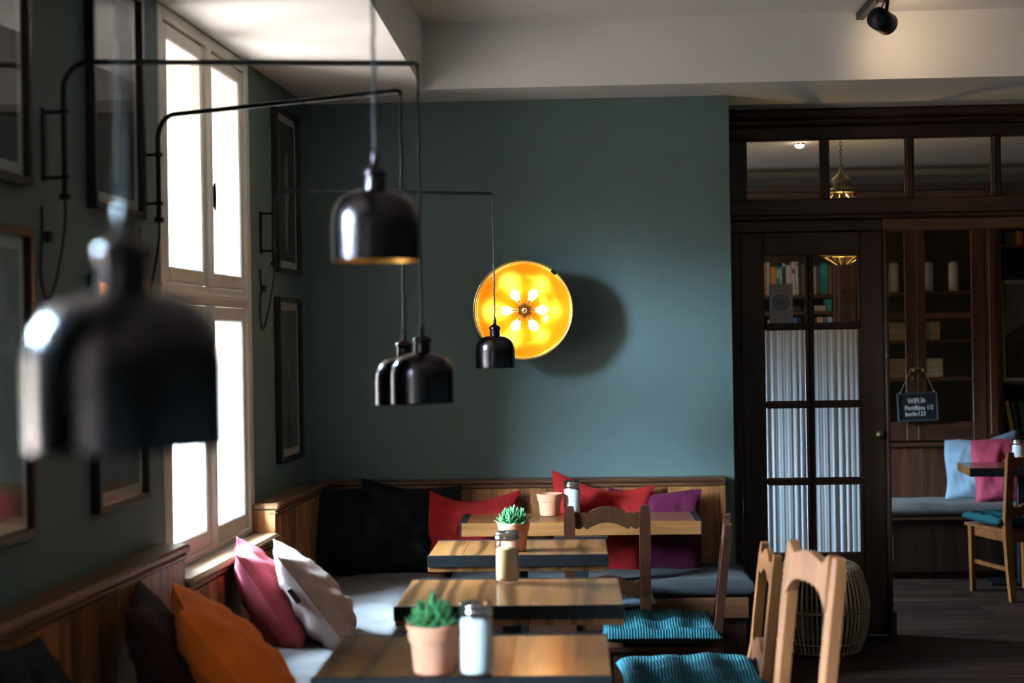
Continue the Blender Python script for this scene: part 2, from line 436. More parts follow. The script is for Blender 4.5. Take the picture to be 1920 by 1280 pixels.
# window wall
wl = MB()
edges = [-6.2] + [e for a, b in sorted(WIN) for e in (a, b)] + [7.62]
for a, b in zip(edges[0::2], edges[1::2]):
    wl.box(-0.74, 0, a, b, 0, Z_LOW + 0.3)
for a, b in WIN:
    wl.box(-0.74, 0, a, b, 0, 0.755)
    wl.box(-0.74, 0, a, b, 2.737, Z_LOW + 0.3)
    wl.box(-0.74, -0.50, a, b, 2.58, 2.737)
wall_left = wl.build('wall_left', 'wall_green', None, LO, LROT); struct(wall_left, 'dark green window wall hung with framed prints')
wb = MB().box(-1.9, XW, YB, 7.88, 0, Z_LOW + 0.05).build('wall_back', 'wall_green'); struct(wb, 'dusty green rear wall carrying the round golden lamp')
struct(MB().box(6.4, 6.6, -6.1, 10.6, 0, 3.2).build('wall_right', 'wall_green'), 'green side wall out of view')
struct(MB().box(-2.6, 6.6, -6.2, -6.0, 0, 3.2).build('wall_front', 'wall_green'), 'green wall behind the viewpoint')
ce = MB()
ce.box(-2.6, XS, -6.2, YS, Z_LOW, 3.25)
ce.box(-2.3, 6.5, YS, 7.95, Z_LOW, 3.25)
ce.box(XS, 6.5, -6.2, YS, Z_HIGH, 3.25)
ceiling = ce.build('ceiling', 'wall_white'); struct(ceiling, 'off white ceiling with a lowered border along the walls', 'ceiling')
# back room shell
ZB = 2.70
struct(MB().box(-1.6, 6.5, 7.95, 10.6, ZB, 3.25).build('ceiling_back_room', 'wall_white'), 'pale ceiling of the room behind the timber partition', 'ceiling')
struct(MB().box(-1.6, 6.5, 10.40, 10.6, 0, ZB).build('wall_back_room', 'plaster_grey'), 'grey rear wall of the room behind the partition')
bl = MB()
bl.box(-1.6, -1.3, 7.88, 8.7, 0, ZB); bl.box(-1.6, -1.3, 9.2, 10.4, 0, ZB); bl.box(-1.6, -1.3, 8.7, 9.2, 0, 1.15); bl.box(-1.6, -1.3, 8.7, 9.2, 2.05, ZB)
struct(bl.build('wall_left_back_room', 'wall_green'), 'green side wall of the back room with a window opening')

# ---------------------------------------------------------------- windows
def frame_mb(y0, y1, z0, z1, wy, wz0, wz1, x0, x1, b=0.004):
    m = MB(); m.box(x0, x1, y0, y0 + wy, z0, z1, b); m.box(x0, x1, y1 - wy, y1, z0, z1, b)
    m.box(x0, x1, y0 + wy - .002, y1 - wy + .002, z0, z0 + wz0, b); m.box(x0, x1, y0 + wy - .002, y1 - wy + .002, z1 - wz1, z1, b)
    return m
def make_window(idx, a, b, label):
    root = link('window_%d' % idx, None, None, LO, LROT); struct(root, label, 'window')
    z0, z1 = 0.79, 2.737; mid = (a + b) / 2
    lin = MB()
    lin.box(-0.74, -0.062, a, a + .015, z0 - .03, z1); lin.box(-0.74, -0.062, b - .015, b, z0 - .03, z1)
    lin.box(-0.50, -0.062, a, b, z1 - .015, z1); lin.box(-0.74, -0.065, a, b, z0 - .035, z0)
    lin.box(-0.50, -0.49, a + .016, b - .016, 2.57, z1 - .016)
    lin.build('reveal_lining', 'frame_white', root)
    fr = frame_mb(a, b, z0 - .005, z1, .060, .02, .045, -0.062, 0.004)
    fr.build('window_frame', 'frame_white', root)
    MB().box(-0.062, -0.004, a + .05, b - .05, 1.715, 1.785, .006).build('transom', 'frame_white', root)
    MB().box(-0.05, 0.010, a + .05, b - .05, 1.738, 1.760, .006).build('transom_moulding', 'frame_white', root)
    for lo, hi in ((z0 + .015, 1.715), (1.785, z1 - .045)):
        # rounded meeting post
        MB().tube([(-0.004, mid, lo), (-0.004, mid, hi)], 0.021, 12).build('meeting_post', 'frame_white', root)
        for y0, y1, side in ((a + .062, mid - .004, 1), (mid + .004, b - .062, -1)):
            sm = frame_mb(y0, y1, lo + .003, hi - .003, .058, .065 if lo < 1 else .055, .055, -0.050, -0.005, .006)
            sash = sm.build('sash', 'frame_white', root)
            MB().box(-0.031, -0.027, y0 + .045, y1 - .045, lo + .05, hi - .05).build('pane', 'pane_glass', sash)
            if lo > 1 and side == -1:
                h = MB(); pts = [(-0.012, y0 + .026 + .0 * math.cos(t), 2.14 + .048 * math.sin(t)) for t in ()]
                h.tube([(0.013, y0 + .03 + .011 * math.cos(t), 2.13 + .05 * math.sin(t)) for t in [k * math.pi / 10 for k in range(20)]], .0035, 6, closed=True)
                h.tube([(-0.006, y0 + .03, 2.13), (0.020, y0 + .03, 2.13)], .005, 8)
                h.build('handle', 'black_steel', sash)
    # outer casements of the box window
    oz0, oz1 = z0, 2.58
    of = frame_mb(a + .015, b - .015, oz0, oz1, .045, .05, .05, -0.68, -0.62)
    of.box(-0.675, -0.625, mid - .04, mid + .04, oz0, oz1, .004)
    of.box(-0.675, -0.625, a + .04, b - .04, 1.70, 1.78, .004)
    outer = of.build('outer_frame', 'frame_white', root)
    for y0, y1 in ((a + .055, mid - .035), (mid + .035, b - .055)):
        for q0, q1 in ((oz0 + .045, 1.705), (1.775, oz1 - .045)):
            MB().box(-0.652, -0.648, y0, y1, q0, q1).build('pane', 'pane_glass', outer)
    return root
make_window(1, *WIN[0], 'tall white box window glaring with daylight between the framed prints')
make_window(2, *WIN[1], 'white box window in the window wall nearer the viewpoint')
make_window(4, *WIN[2], 'unseen white box window added beside the viewpoint to brighten the ceiling')
make_window(5, *WIN[3], 'unseen white box window added behind the viewpoint to brighten the ceiling')
w4 = link('window_3', None, None, (-1.3, 0, 0)); struct(w4, 'white window lighting the back room from the side', 'window')
frame_mb(8.7, 9.2, 1.15, 2.05, .05, .05, .05, -0.2, -0.14).box(-.19, -.15, 8.93, 8.97, 1.15, 2.05).build('window_frame', 'frame_white', w4)
for q in ((8.74, 8.935), (8.965, 9.16)): MB().box(-.172, -.168, *q, 1.19, 2.01).build('pane', 'pane_glass', w4)

# ---------------------------------------------------------------- wainscot
PLANKS = {}
def plank_mesh(w, h, ax):
    key = (round(w, 3), round(h, 3), ax)
    if key not in PLANKS:
        m = MB()
        if ax == 'y': m.box(0, .02, .001, w - .001, 0, h, .0015)
        else: m.box(.001, w - .001, -.02, 0, 0, h, .0015)
        PLANKS[key] = m.mesh('plank', 'panel_wood')
    return PLANKS[key]
def fill(a, b, ws):
    out = []; p = a
    while p < b - 1e-6:
        w = min(random.choice(ws), b - p)
        if b - p - w < .04: w = b - p
        out.append((p, w)); p += w
    return out
def wainscot_left(idx, s0, s1, top, label, planks=True, ends=()):
    root = link('trim_%d' % idx, None, None, LO, LROT); struct(root, label, 'wainscot')
    MB().box(0.001, .079, s0 + .002, s1 - .002, 0.002, top - .032).build('backing', 'dark_wood', root)
    if planks:
        for p, w in fill(s0, s1, (.07, .085, .10, .115)):
            link('plank', plank_mesh(w, top - .43, 'y'), root, (.0795, p, .40))
    for e in ends:
        MB().box(.001, .0995, e - .006, e + .006, .40, top - .03, .001).build('end_board', 'panel_wood', root)
    return root
rail = lambda root, s0, s1, top, x0=0.001, x1=.118: (
    MB().box(x0, x1, s0, s1, top - .030, top, .009).build('rail_cap', 'rail_wood', root),
    MB().box(.07, .109, s0 + .004, s1 - .004, top - .052, top - .030, .008).build('rail_moulding', 'rail_wood', root))
t1 = wainscot_left(1, 3.02, 5.005, .905, 'plank wainscot with a rounded rail below the prints beside the window', ends=(4.999,)); rail(t1, 3.02, 5.012, .905)
t2 = wainscot_left(2, 5.012, 6.213, .757, 'low plank wainscot under the pale window sill')
MB().box(0.006, .122, 5.014, 6.212, .757, .785, .010).build('sill_board', 'sill_wood', t2)
MB().box(.07, .109, 5.016, 6.210, .735, .757, .008).build('rail_moulding', 'rail_wood', t2)
t3 = wainscot_left(3, 6.22, 7.17, .905, 'short plank wainscot between window and rear corner', ends=(6.226,)); rail(t3, 6.214, 7.17, .905)
t4 = wainscot_left(4, -5.9, 1.6, .905, 'plank wainscot on the window wall beside the viewpoint', planks=False); rail(t4, -5.9, 1.6, .905)
t5 = wainscot_left(5, 1.605, 3.012, .757, 'low wainscot below the window nearer the viewpoint', planks=False)
MB().box(0.006, .122, 1.607, 3.010, .757, .785, .010).build('sill_board', 'sill_wood', t5)
# rear wall wainscot
t6 = link('trim_6', None, None, (0, 0, 0)); struct(t6, 'plank wainscot with dark rail along the rear wall', 'wainscot')
XL = LW(.10, 7.2, 0).x
MB().box(XL, .712, 7.231, 7.299, .002, .87).build('backing', 'dark_wood', t6)
for p, w in fill(XL, .69, (.10, .115, .125, .14)):
    link('plank', plank_mesh(w, .475, 'x'), t6, (p, 7.2305, .40))
MB().box(.690, .722, 7.205, 7.299, .40, .875, .004).build('end_stile', 'panel_wood', t6)
MB().box(XL - .02, .728, 7.195, 7.299, .872, .893, .007).build('rail_cap', 'rail_wood_x', t6)
MB().box(XL - .02, .722, 7.202, 7.231, .850, .872, .006).build('rail_moulding', 'rail_wood_x', t6)

# ---------------------------------------------------------------- timber partition with transom lights and door
wp = link('wall_partition', None, None, (0, 0, 0)); struct(wp, 'dark timber partition with a row of transom lights and an open doorway')
Y0, Y1 = YP - .01, YP + .06
XE = 3.46
MB().box(XW + .001, 6.399, YP + .005, YP + .06, 2.60, Z_LOW - .001, .003).build('head_board', 'dark_wood_x', wp)
MB().box(XW + .001, 6.399, YP - .055, YP + .004, 2.69, Z_LOW - .001, .012).build('cornice', 'dark_wood_x', wp)
MB().box(XW + .001, 6.399, YP - .035, YP + .004, 2.655, 2.69, .010).build('cornice_moulding', 'dark_wood_x', wp)
MB().box(XW + .001, 6.399, YP - .01, YP + .05, 2.585, 2.652, .006).build('top_rail', 'dark_wood_x', wp)
tx = [(.912, 1.299), (1.338, 1.736), (1.774, 2.181), (2.219, 2.62), (2.66, 3.06), (3.10, 3.43)]
MB().box(XW + .001, tx[0][0], YP - .01, YP + .05, 2.20, 2.586, .004).build('post', 'dark_wood', wp)
for (a, b), (c, d) in zip(tx, tx[1:]):
    MB().box(b, c, YP - .015, YP + .05, 2.272, 2.586, .006).build('mullion', 'dark_wood', wp)
for a, b in tx:
    MB().box(a - .004, b + .004, YP + .018, YP + .022, 2.268, 2.59).build('pane', 'pane_glass', wp)
    g = MB(); g.box(a, b, YP + .0, YP + .016, 2.272, 2.278); g.box(a, b, YP, YP + .016, 2.579, 2.585); g.box(a, a + .006, YP, YP + .016, 2.272, 2.585); g.box(b - .006, b, YP, YP + .016, 2.272, 2.585)
    g.build('glazing_bead', 'cabinet_wood_x', wp)
MB().box(XW + .001, 6.399, YP - .015, YP + .06, 2.19, 2.272, .006).build('transom_rail', 'dark_wood_x', wp)
MB().box(XW + .001, 6.399, YP - .04, YP + .06, 2.165, 2.19, .008).build('rail_moulding', 'dark_wood_x', wp)
MB().box(XW + .001, 1.605, YP - .02, YP + .06, 2.105, 2.165, .004).build('door_head', 'dark_wood_x', wp)
MB().box(1.609, 6.399, YP - .02, YP + .06, 2.105, 2.165, .004).build('door_head', 'cabinet_wood_x', wp)
MB().box(XW + .001, .868, YP - .02, YP + .06, 0, 2.105, .004).build('post', 'dark_wood', wp)
MB().box(1.609, 1.627, YP - .05, YP + .06, 0, 2.104, .004).build('door_jamb', 'dark_wood', wp)
MB().box(1.604, 1.640, YP - .07, YP - .051, 0, .14, .006).build('plinth', 'dark_wood', wp)
MB().box(3.43, 6.399, YP - .02, YP + .06, 0, 2.60, .004).build('side_panel', 'dark_wood', wp)
MB().box(3.36, 3.43, YP - .12, YP + .06, 0, 2.104, .006).build('door_jamb', 'dark_wood', wp)
for z in (1.76, .40):
    MB().box(1.6265, 1.634, YP - .045, YP - .030, z, z + .13, .002).build('hinge', 'brass', wp)
# glazed door leaf
dr = link('door_1', None, None, (.872, YP + .015, 0), (0, 0, R(0))); struct(dr, 'dark glazed door leaf with two columns of panes and white curtains', 'door')
ox = .872
PX = [(.997, 1.222), (1.249, 1.492)]
PZ = [(.437, .789), (.828, 1.189), (1.228, 1.595), (1.633, 1.985)]
DY = (-.02, .022)
def dbox(name, x0, x1, z0, z1, y=DY, mat='dark_wood', b=.004, par=None):
    return MB().box(x0 - ox, x1 - ox, y[0], y[1], z0, z1, b).build(name, mat, par or dr)
dbox('stile', .874, PX[0][0], .01, 2.104); dbox('stile', PX[1][1], 1.608, .01, 2.104)
dbox('rail', PX[0][0] - .001, PX[1][1] + .001, PZ[3][1], 2.104, mat='dark_wood_x')
dbox('rail', PX[0][0] - .001, PX[1][1] + .001, .01, PZ[0][0], mat='dark_wood_x')
MB().box(.88, 1.60, YP + .042, YP + .058, 2.07, 2.104).build('door_stop', 'dark_wood_x', wp)
dbox('kick_panel', PX[0][0] + .05, PX[1][1] - .05, .10, .37, y=(-.028, -.02), mat='dark_wood_x')
dbox('muntin', PX[0][1], PX[1][0], PZ[0][0], PZ[3][1], y=(-.026, .012), b=.008)
for (a0, a1), (b0, b1) in zip(PZ, PZ[1:]):
    dbox('muntin', PX[0][0], PX[1][1], a1, b0, y=(-.022, .010), mat='dark_wood_x', b=.008)
for a, b in PX:
    for c, d in PZ:
        p = dbox('pane', a - .004, b + .004, c - .004, d + .004, y=(.000, .004), mat='pane_glass', b=0)
        g = MB(); g.box(b - .016 - ox, b - ox, -.018, -.001, c, d, .004)
        g.build('glazing_bead', 'cabinet_wood', p)
MB().sphere((1.575 - ox, -.045, 1.05), .022, 12, 8).lathe([(.008, 0), (.008, .03)], 8, Matrix.Translation((1.575 - ox, -.018, 1.05)) @ Matrix.Rotation(R(90), 4, 'X')).build('door_knob', 'dull_brass', dr)
#@@OBJECTS
# ================================================================== OBJECTS
# ---------------------------------------------------------------- benches
SEAT0, SEAT = .40, .475
be = thing('bench', 'long built-in wooden bench along the window wall under grey seat cushion', 'bench', LO, rot=LROT)
MB().box(.101, .66, 1.6, 7.2, .06, .376).build('bench_box', 'dark_wood', be)
MB().box(.101, .69, 1.6, 6.74, .377, .399, .004).build('seat_board', 'rail_wood', be)
MB().box(.14, .62, 1.6, 7.2, 0, .06).build('plinth', 'dark_wood', be)
bb = thing('bench', 'built-in wooden bench along the rear wall with dark front panel', 'bench', (0, 7.0, 0))
bx0 = LW(.70, 7.2, 0).x
MB().box(bx0, .76, -.24, .195, .06, .399).build('bench_box', 'dark_wood', bb)
MB().box(bx0, .77, -.262, -.24, .30, .395, .004).build('front_board', 'rail_wood_x', bb)
MB().box(bx0, .74, -.20, .19, 0, .06).build('plinth', 'dark_wood', bb)
def cushion_slab(w, d, h, nx, ny, wr=.004, seed=0):
    """rounded upholstered slab centred on x,y with base at z 0, slightly crumpled"""
    rnd = random.Random(seed); m = MB(); vs = []; fs = []
    ph = [rnd.uniform(0, 6.28) for _ in range(8)]
    def prof(t):
        return min(1, (1 - abs(t) ** 10) ** .5 + 0) if abs(t) < 1 else 0
    def wave(x, y): return wr * (math.sin(9 * x + ph[0] + 2 * math.sin(5 * y + ph[1])) + .7 * math.sin(21 * y + 6 * x + ph[2]) + .5 * math.sin(33 * x - 14 * y + ph[3]))
    for side in (1, -1):
        for j in range(ny + 1):
            for i in range(nx + 1):
                u = math.sin(math.pi / 2 * (2 * i / nx - 1)) if nx < 12 else (2 * i / nx - 1); v = math.sin(math.pi / 2 * (2 * j / ny - 1))
                ed = min((1 - abs(u)) * w / 2, (1 - abs(v)) * d / 2) / (h * .5)
                k = math.sqrt(max(0, 1 - (1 - min(1, ed)) ** 2))
                z = h / 2 + side * (h / 2) * k + (wave(u * w / 2, v * d / 2) * k if side > 0 else 0)
                vs.append((u * w / 2, v * d / 2, z))
    n = (nx + 1) * (ny + 1)
    for s_ in (0, 1):
        for j in range(ny):
            for i in range(nx):
                q = [s_ * n + j * (nx + 1) + i, s_ * n + j * (nx + 1) + i + 1, s_ * n + (j + 1) * (nx + 1) + i + 1, s_ * n + (j + 1) * (nx + 1) + i]
                fs.append(tuple(q if s_ == 0 else q[::-1]))
    m.add(vs, fs, True); return m
c1 = cushion_slab(.580, 5.48, .076, 40, 240, .003, 3).build('seat_cushion', 'seat_grey', None, LW(.402, 4.42, .400), LROT, fix=False)
tag(c1, 'long grey fabric seat cushion on the bench below the window', 'seat cushion')
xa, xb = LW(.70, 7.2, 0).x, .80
c2 = cushion_slab(xb - xa, .50, .078, 160, 30, .004, 5).build('seat_cushion', 'seat_shaded', None, ((xa + xb) / 2, 6.968, .400), None, fix=False)
tag(c2, 'grey fabric seat cushion along the rear wall, coloured darker for shade', 'seat cushion')

# ---------------------------------------------------------------- pillows
def pillow(mat, w, h, t, label, loc, rz, lean, seed, roll=0.0, sag=0.0, group=None):
    rnd = random.Random(seed); N = 26; ph = [rnd.uniform(0, 6.28) for _ in range(10)]
    def edge(u, v):
        x = u * w / 2 * (1 - .07 * (1 - v * v) * abs(u) ** 2)
        z = v * h / 2 * (1 - .07 * (1 - u * u) * abs(v) ** 2)
        # limp upper corners
        x += .010 * math.sin(3 * v + ph[0]) * abs(u); z += .014 * math.sin(2.5 * u + ph[1]) * max(0, v)
        z -= sag * max(0, v) * (1 - u * u)
        return x, z
    mk = MB(); vs = []; fs = []
    for side in (-1, 1):
        for j in range(N + 1):
            for i in range(N + 1):
                u = 2 * i / N - 1; v = 2 * j / N - 1
                x, z = edge(u, v)
                k = max(0, (1 - u ** 2) * (1 - v ** 2)) ** .42
                k *= 1 - .25 * v                     # filling sinks down
                rim = min(1, 4 * min(1 - abs(u), 1 - abs(v)))
                wr = .008 * math.sin(7 * u + 5 * v + ph[2] + side) + .006 * math.sin(13 * v - 6 * u + ph[3]) + .005 * math.sin(11 * u * v + 9 * u + ph[4] * side) + .004 * math.sin(26 * u + 8 * v * v + ph[5])
                vs.append((x, side * (t / 2 * k + .003) + wr * rim * k, z + h / 2 * .94))
    n = (N + 1) ** 2
    for s_ in (0, 1):
        for j in range(N):
            for i in range(N):
                q = [s_ * n + j * (N + 1) + i, s_ * n + j * (N + 1) + i + 1, s_ * n + (j + 1) * (N + 1) + i + 1, s_ * n + (j + 1) * (N + 1) + i]
                fs.append(tuple(q if s_ == 0 else q[::-1]))
    mk.add(vs, fs, True)
    o = mk.build('pillow', mat, None, loc, None, fix=False)
    o.rotation_euler = (Matrix.Rotation(rz, 3, 'Z') @ Matrix.Rotation(lean, 3, 'X') @ Matrix.Rotation(roll, 3, 'Y')).to_euler()
    pts = []
    for k in range(4):
        for i in range(12):
            q = 2 * i / 12 - 1
            u, v = [(q, -1), (1, q), (-q, 1), (-1, -q)][k]
            x, z = edge(u, v); pts.append((x, 0, z + h / 2 * .94))
    MB().tube(pts, .0042, 6, closed=True).build('piping', mat, o, fix=False)
    tag(o, label, 'pillow', group); return o
LR = -math.pi / 2 - PHI
p = on_z(545, 1196, SEAT)
pillow('pillow_pink', .42, .42, .17, 'pink pillow propped against the window sill behind the taupe one', LW(.335, 5.60, SEAT - .005), LR + R(14), R(32), 11)
tp_ = pillow('pillow_taupe', .42, .43, .17, 'taupe pillow with a small sewn tag leaning on the pink pillow', LW(.52, 5.58, SEAT - .003), LR + R(15), R(36), 12)
MB().box(.178, .206, -.046, -.030, .245, .305, .001).xform(Matrix.Rotation(0, 4, 'Z')).build('sewn_tag', 'black_cord', tp_)
pillow('pillow_orange', .47, .47, .22, 'burnt orange pillow in front of the wainscot near the table with the plant', LW(.55, 4.42, SEAT - .005), LR + R(20), R(37), 13)
pillow('pillow_maroon', .45, .42, .16, 'dark maroon pillow tucked behind the orange one', LW(.335, 4.38, SEAT - .003), LR + R(14), R(26), 14)
pillow('pillow_black', .46, .42, .15, 'black pillow on the bench below the prints, cut by the picture corner', LW(.26, 3.62, SEAT - .003), LR + R(8), R(22), 15)
pb = lambda u, v, y: on_y(u, v, y).x
pillow('pillow_black', .46, .43, .15, 'black pillow squeezed into the corner of the two benches', (pb(660, 1000, 6.98), 6.99, SEAT), math.pi + R(30), R(14), 16, roll=R(-8))
pillow('pillow_black', .48, .43, .15, 'large black pillow against the rear wainscot, partly behind a red pillow', (pb(758, 1000, 7.03), 7.05, SEAT), math.pi + R(2), R(12), 17, roll=R(-4))
pillow('pillow_red', .44, .385, .12, 'red pillow between the large black pillow and the rear table', (pb(886, 980, 7.0), 7.035, SEAT), math.pi + R(15), R(11), 18, roll=R(-3), sag=.02)
pillow('pillow_red', .49, .44, .12, 'crumpled red pillow behind the empty terracotta pot', (pb(1112, 980, 7.05), 7.065, SEAT), math.pi + R(5), R(11), 19, roll=R(-9), sag=.02)
pillow('pillow_purple', .44, .375, .11, 'plum purple pillow at the free end of the rear bench', (pb(1226, 980, 7.07), 7.105, SEAT), math.pi - R(6), R(9), 20, roll=R(-2), sag=-.01)

# ---------------------------------------------------------------- tables
def table(x0, x1, y0, y1, along, label, widths, py=0):
    cx, cy = (x0 + x1) / 2, (y0 + y1) / 2; hx, hy = (x1 - x0) / 2, (y1 - y0) / 2
    t = thing('table', label, 'table', (cx, cy, 0), 0, 'wooden cafe tables in a row')
    T, B = .75, .69; e = .006; lip = .022
    tp = link('table_top', None, t)
    if along == 'y':
        for p, w in fill(-hx, hx, widths):
            MB().box(p + .0004, p + w - .0004, -hy + e, hy - e, B, T, .0008).build('board', 'table_wood_y', tp)
        for s_ in (-1, 1):
            mm = MB(); mm.box(-hx - .002, hx + .002, s_ * hy, s_ * (hy - e + .0005), T - .040, T + .0015)
            mm.box(-hx - .002, hx + .002, s_ * hy, s_ * (hy - .012), T + .0002, T + .002)
            mm.build('edge_strip', 'edge_steel', tp)
    else:
        for p, w in fill(-hy, hy, widths):
            MB().box(-hx + e, hx - e, p + .0004, p + w - .0004, B, T, .0008).build('board', 'table_wood_x', tp)
        for s_ in (-1, 1):
            mm = MB(); mm.box(s_ * hx, s_ * (hx - e + .0005), -hy - .002, hy + .002, B, T + .0015)
            mm.box(s_ * hx, s_ * (hx - .030), -hy - .002, hy + .002, T + .0002, T + .002)
            mm.build('edge_strip', 'edge_steel', tp)
    MB().box(-.12, .12, py - .03 if py else -.12, .12, B - .008, B - .0005).build('mount_plate', 'black_steel', t)
    MB().box(-.032, .032, py - .032, py + .032, .02, B - .008, .004).build('pedestal', 'black_steel', t)
    MB().box(-.21 if not py else -.040, .21 if not py else .255, -.21 if not py else -.40, .21 if not py else -.06, 0, .02, .006).build('base_plate', 'black_steel', t)
    return t
table(-.648, .079, 3.597, 4.124, 'y', 'nearest wooden table with the leafy succulent and white sugar dispenser', (.13, .16, .19))
table(-.562, .140, 4.560, 5.100, 'y', 'wooden table with dark steel edge carrying only the brown sugar dispenser', (.13, .16, .19))
table(-.565, .118, 5.643, 6.097, 'y', 'wooden table with dark steel edge carrying the small pointed succulent', (.13, .16, .19))
table(-.522, .560, 6.667, 7.025, 'x', 'wide wooden table at the rear bench with an empty terracotta pot', (.05, .06, .07), py=-.20)

# ---------------------------------------------------------------- chairs
def scallop(w, n=48):
    """upper and lower outline of the shaped back rail, x from -w/2 to w/2"""
    top, bot = [], []
    for i in range(n + 1):
        x = -w / 2 + w * i / n; a = abs(x) / (w / 2)
        if a < .58: zt = -.026 * (a / .58) ** 2
        elif a < .78: zt = -.034 + .009 * math.sin((a - .58) / .20 * math.pi)
        else: zt = -.036 + .012 * math.sin((a - .78) / .22 * math.pi * .8)
        if a < .50: zb = -.066 - .022 * (a / .50) ** 2
        elif a < .70: zb = -.084 - .010 * math.sin((a - .50) / .20 * math.pi)
        else: zb = -.082 - .012 * math.sin((a - .70) / .30 * math.pi)
        top.append((x, zt)); bot.append((x, zb))
    return top, bot
def chair(label, loc, rz, H=.87, W=.36, mat='chair_wood', matx='chair_wood_x', rails=2, arch=False, D=.42):
    t = thing('chair', label, 'chair', loc, rz, 'wooden chairs with shaped back rails')
    s = .415; hw = W / 2; yb = -.19; rec = .042 * (H - s) / .42
    pw, pd = .046, .030
    for sx in (-1, 1):
        # rear post: splayed leg below the seat, reclined above, rounded top
        m = MB(); x0, x1 = sx * (hw - pw), sx * hw; sec = []
        prof = [(0, yb - .05), (.2, yb - .018), (.40, yb), (.48, yb)] + [(s + (H - .015 - s) * q, yb - rec * q ** 1.2) for q in (.25, .5, .75, .92)] + [(H - .004, yb - rec), (H, yb - rec)]
        vs = []
        for z, y in prof:
            k = 1 if z < H - .006 else (.8 if z < H - .001 else .5)
            tw = 1 - .25 * max(0, (.40 - z) / .40)
            mx_ = (x0 + x1) / 2; hx = abs(x1 - x0) / 2 * tw * k; hy = pd / 2 * (1.15 if .35 < z < .5 else 1) * (1 if k == 1 else .8)
            vs += [(mx_ - hx, y - hy, z), (mx_ + hx, y - hy, z), (mx_ + hx, y + hy, z), (mx_ - hx, y + hy, z)]
        fs = [(0, 3, 2, 1)]
        for j in range(len(prof) - 1):
            for i in range(4):
                k = (i + 1) % 4; fs.append((j * 4 + i, j * 4 + k, j * 4 + 4 + k, j * 4 + 4 + i))
        j = (len(prof) - 1) * 4; fs.append((j, j + 1, j + 2, j + 3)); m.add(vs, fs)
        m.build('rear_post', mat, t)
        # tapered front leg
        m = MB(); fx = sx * .175; y = D - .19 - .05
        a, b_ = .013, .019
        m.add([(fx - a, y - a, 0), (fx + a, y - a, 0), (fx + a, y + a, 0), (fx - a, y + a, 0), (fx - b_, y - b_, s - .02), (fx + b_, y - b_, s - .02), (fx + b_, y + b_, s - .02), (fx - b_, y + b_, s - .02)],
              [(0, 3, 2, 1), (4, 5, 6, 7)] + [(i, (i + 1) % 4, (i + 1) % 4 + 4, i + 4) for i in range(4)])
        m.build('leg', mat, t)
        MB().box(sx * .150, sx * .172, yb + .01, D - .25, s - .075, s - .018, .003).build('seat_rail', matx, t)
        MB().box(sx * .156, sx * .172, yb + .0, D - .25, .17, .195, .003).build('stretcher', matx, t)
    MB().box(-.16, .16, D - .252, D - .232, s - .075, s - .018, .003).build('seat_rail', matx, t)
    MB().box(-hw + pw, hw - pw, yb - .008, yb + .012, s - .075, s - .018, .003).build('seat_rail', matx, t)
    sb = MB(); o = [(-hw + .008, yb + .018), (-.205, D - .20), (-.195, D - .19), (.195, D - .19), (.205, D - .20), (hw - .008, yb + .018)]
    sb.add([(x, y, s - .018) for x, y in o] + [(x, y, s) for x, y in o], [tuple(range(6))[::-1], tuple(range(6, 12))] + [(i, (i + 1) % 6, (i + 1) % 6 + 6, i + 6) for i in range(6)])
    sb.build('seat', matx, t)
    tilt = math.atan2(rec, H - s)
    iw = W - 2 * pw + .012
    if not arch:
        for k in range(rails):
            ztop = H - .004 - k * .29; q = max(0, (ztop - .04 - s) / (H - s)); yc = yb - rec * q ** 1.2
            tp_, bt_ = scallop(iw)
            m = MB().strip(tp_, bt_, -.010, .010)
            m.xform(Matrix.Translation((0, yc, ztop)) @ Matrix.Rotation(tilt, 4, 'X'))
            m.build('back_rail', matx, t)
    else:
        # wide top rail with a notched crest and an arched underside, one lower rail
        n = 40; tp_, bt_ = [], []
        for i in range(n + 1):
            x = -iw / 2 + iw * i / n; a = abs(x) / (iw / 2)
            tp_.append((x, -.005 - .030 * max(0, (a - .1)) if a < .72 else -.024 + .030 * (a - .72) / .28))
            bt_.append((x, -.085 - .055 * a ** 3.5))
        yc = yb - rec * .88
        m = MB().strip(tp_, bt_, -.013, .013); m.xform(Matrix.Translation((0, yc, H)) @ Matrix.Rotation(tilt, 4, 'X')); m.build('back_rail', mat, t)
        tp2, bt2 = scallop(iw); m = MB().strip(tp2, bt2, -.01, .01); m.xform(Matrix.Translation((0, yb - .015, .56)) @ Matrix.Rotation(tilt, 4, 'X')); m.build('back_rail', mat, t)
    return t
chair('ladder-back chair seen from behind in front of the rear table', (.129, 6.47, 0), 0, mat='shaded_chair_wood', matx='shaded_chair_wood')
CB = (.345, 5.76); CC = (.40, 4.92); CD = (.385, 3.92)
chair('ladder-back chair in shade-darkened wood seen side-on at the table with the small succulent', (*CB, 0), R(85), mat='shaded_chair_wood', matx='shaded_chair_wood')
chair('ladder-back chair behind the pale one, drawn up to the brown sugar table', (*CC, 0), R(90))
chair('pale wooden chair with an arched back cut, nearest the viewer', (*CD, 0), R(101), H=1.0, W=.38, mat='light_chair_wood', matx='light_chair_wood', arch=True)

